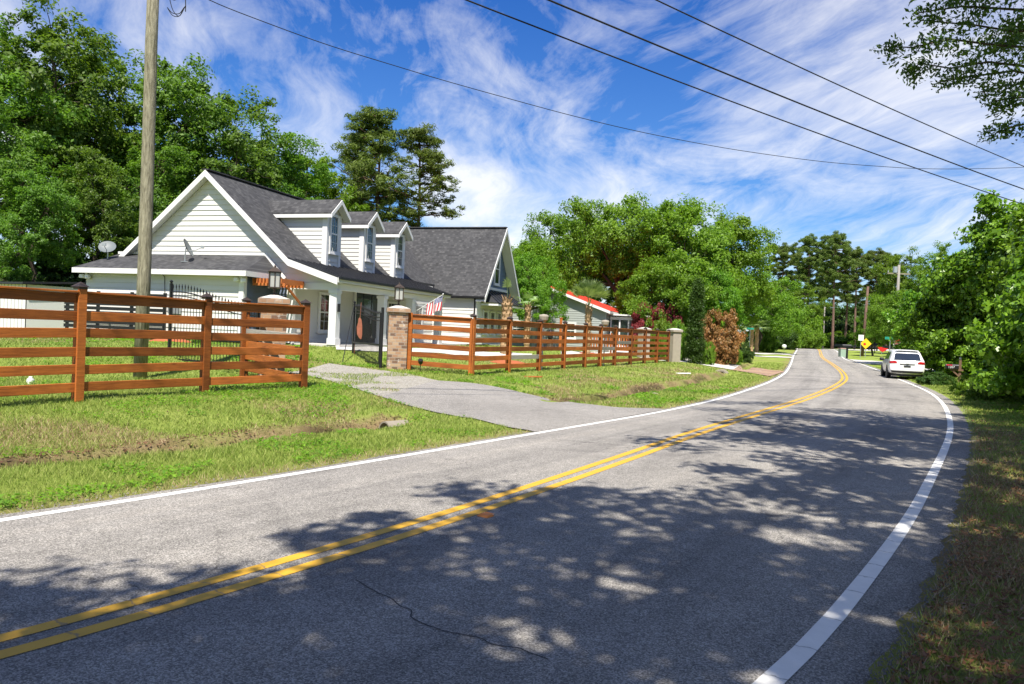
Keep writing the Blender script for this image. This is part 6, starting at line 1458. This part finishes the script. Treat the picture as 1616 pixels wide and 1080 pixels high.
    patch('bumper_trim', [(-.74, .34), (.74, .34), (.80, .47), (-.80, .47)], 'r', M['car_trim'], .012); patch('trim_strip', [(-.36, .80), (.36, .80), (.38, .845), (-.38, .845)], 'r', M['car_trim'], .016)
    patch('emblem', [(-.07, .80), (.07, .80), (.07, .86), (-.07, .86)], 'r', M['chrome'], .024); patch('number_plate', [(-.17, .66), (.17, .66), (.17, .76), (-.17, .76)], 'r', M['car_trim'], .014)
    MB().box(-.74, .74, -.72, 3.1, .16, .30).build('underbody', M['car_trim'], car)
    MB().beam((.02, -.72, 1.10), (.42, -.70, 1.06), .03, .03).build('wiper', M['car_trim'], car)
    MB().box(-.56, .56, -.62, -.38, 1.56, 1.60).build('roof_spoiler', M['car_white'], car, bevel=.015)
    for s in (-1, 1):
        MB().lathe([(.02, -.09), (.10, -.08), (.12, 0), (.10, .08), (.02, .09)], 10, (s * 1.02, 1.72, 1.03)).box(*sorted((s * .86, s * .96)), 1.70, 1.76, .98, 1.03).build('mirror', M['car_trim'], car, smooth=True)
        for y_ in (0, 2.65):
            w_ = MB(); pr = [(.20, -.10), (.30, -.105), (.325, -.07), (.33, 0), (.325, .07), (.30, .105), (.20, .10)]; nn = 24; vs = []
            for r_, x_ in pr: vs += [(x_, r_ * math.cos(6.2832 * k / nn), r_ * math.sin(6.2832 * k / nn)) for k in range(nn)]
            w_.add(vs, [(j * nn + k, j * nn + (k + 1) % nn, (j + 1) * nn + (k + 1) % nn, (j + 1) * nn + k) for j in range(len(pr) - 1) for k in range(nn)])
            wo_ = w_.build('tyre', M['tyre'], car, smooth=True); wo_.location = (s * .80, y_, .33)
            rm = MB(); rm.tube([(s * .085, 0, 0), (s * .095, 0, 0)], [.05, .045], 12); rm.tube([(-.08, 0, 0), (s * .02, 0, 0)], .205, 20)
            for k in range(5): a_ = 6.2832 * k / 5; rm.beam((s * .08, .04 * math.cos(a_), .04 * math.sin(a_)), (s * .085, .205 * math.cos(a_), .205 * math.sin(a_)), .03, .05)
            rm.build('rim', M['rim'], wo_)
            MB().tube([(s * .86, y_, .36), (s * .918, y_, .36)], .385, 24).build('wheel_arch', M['car_trim'], car)
    return car
cp = gp(1427, 598.5); cp.z = float(grade(cp.y)) + .03; car = build_car(cp, R(-20.5)); car.scale = (.95, .95, .95)
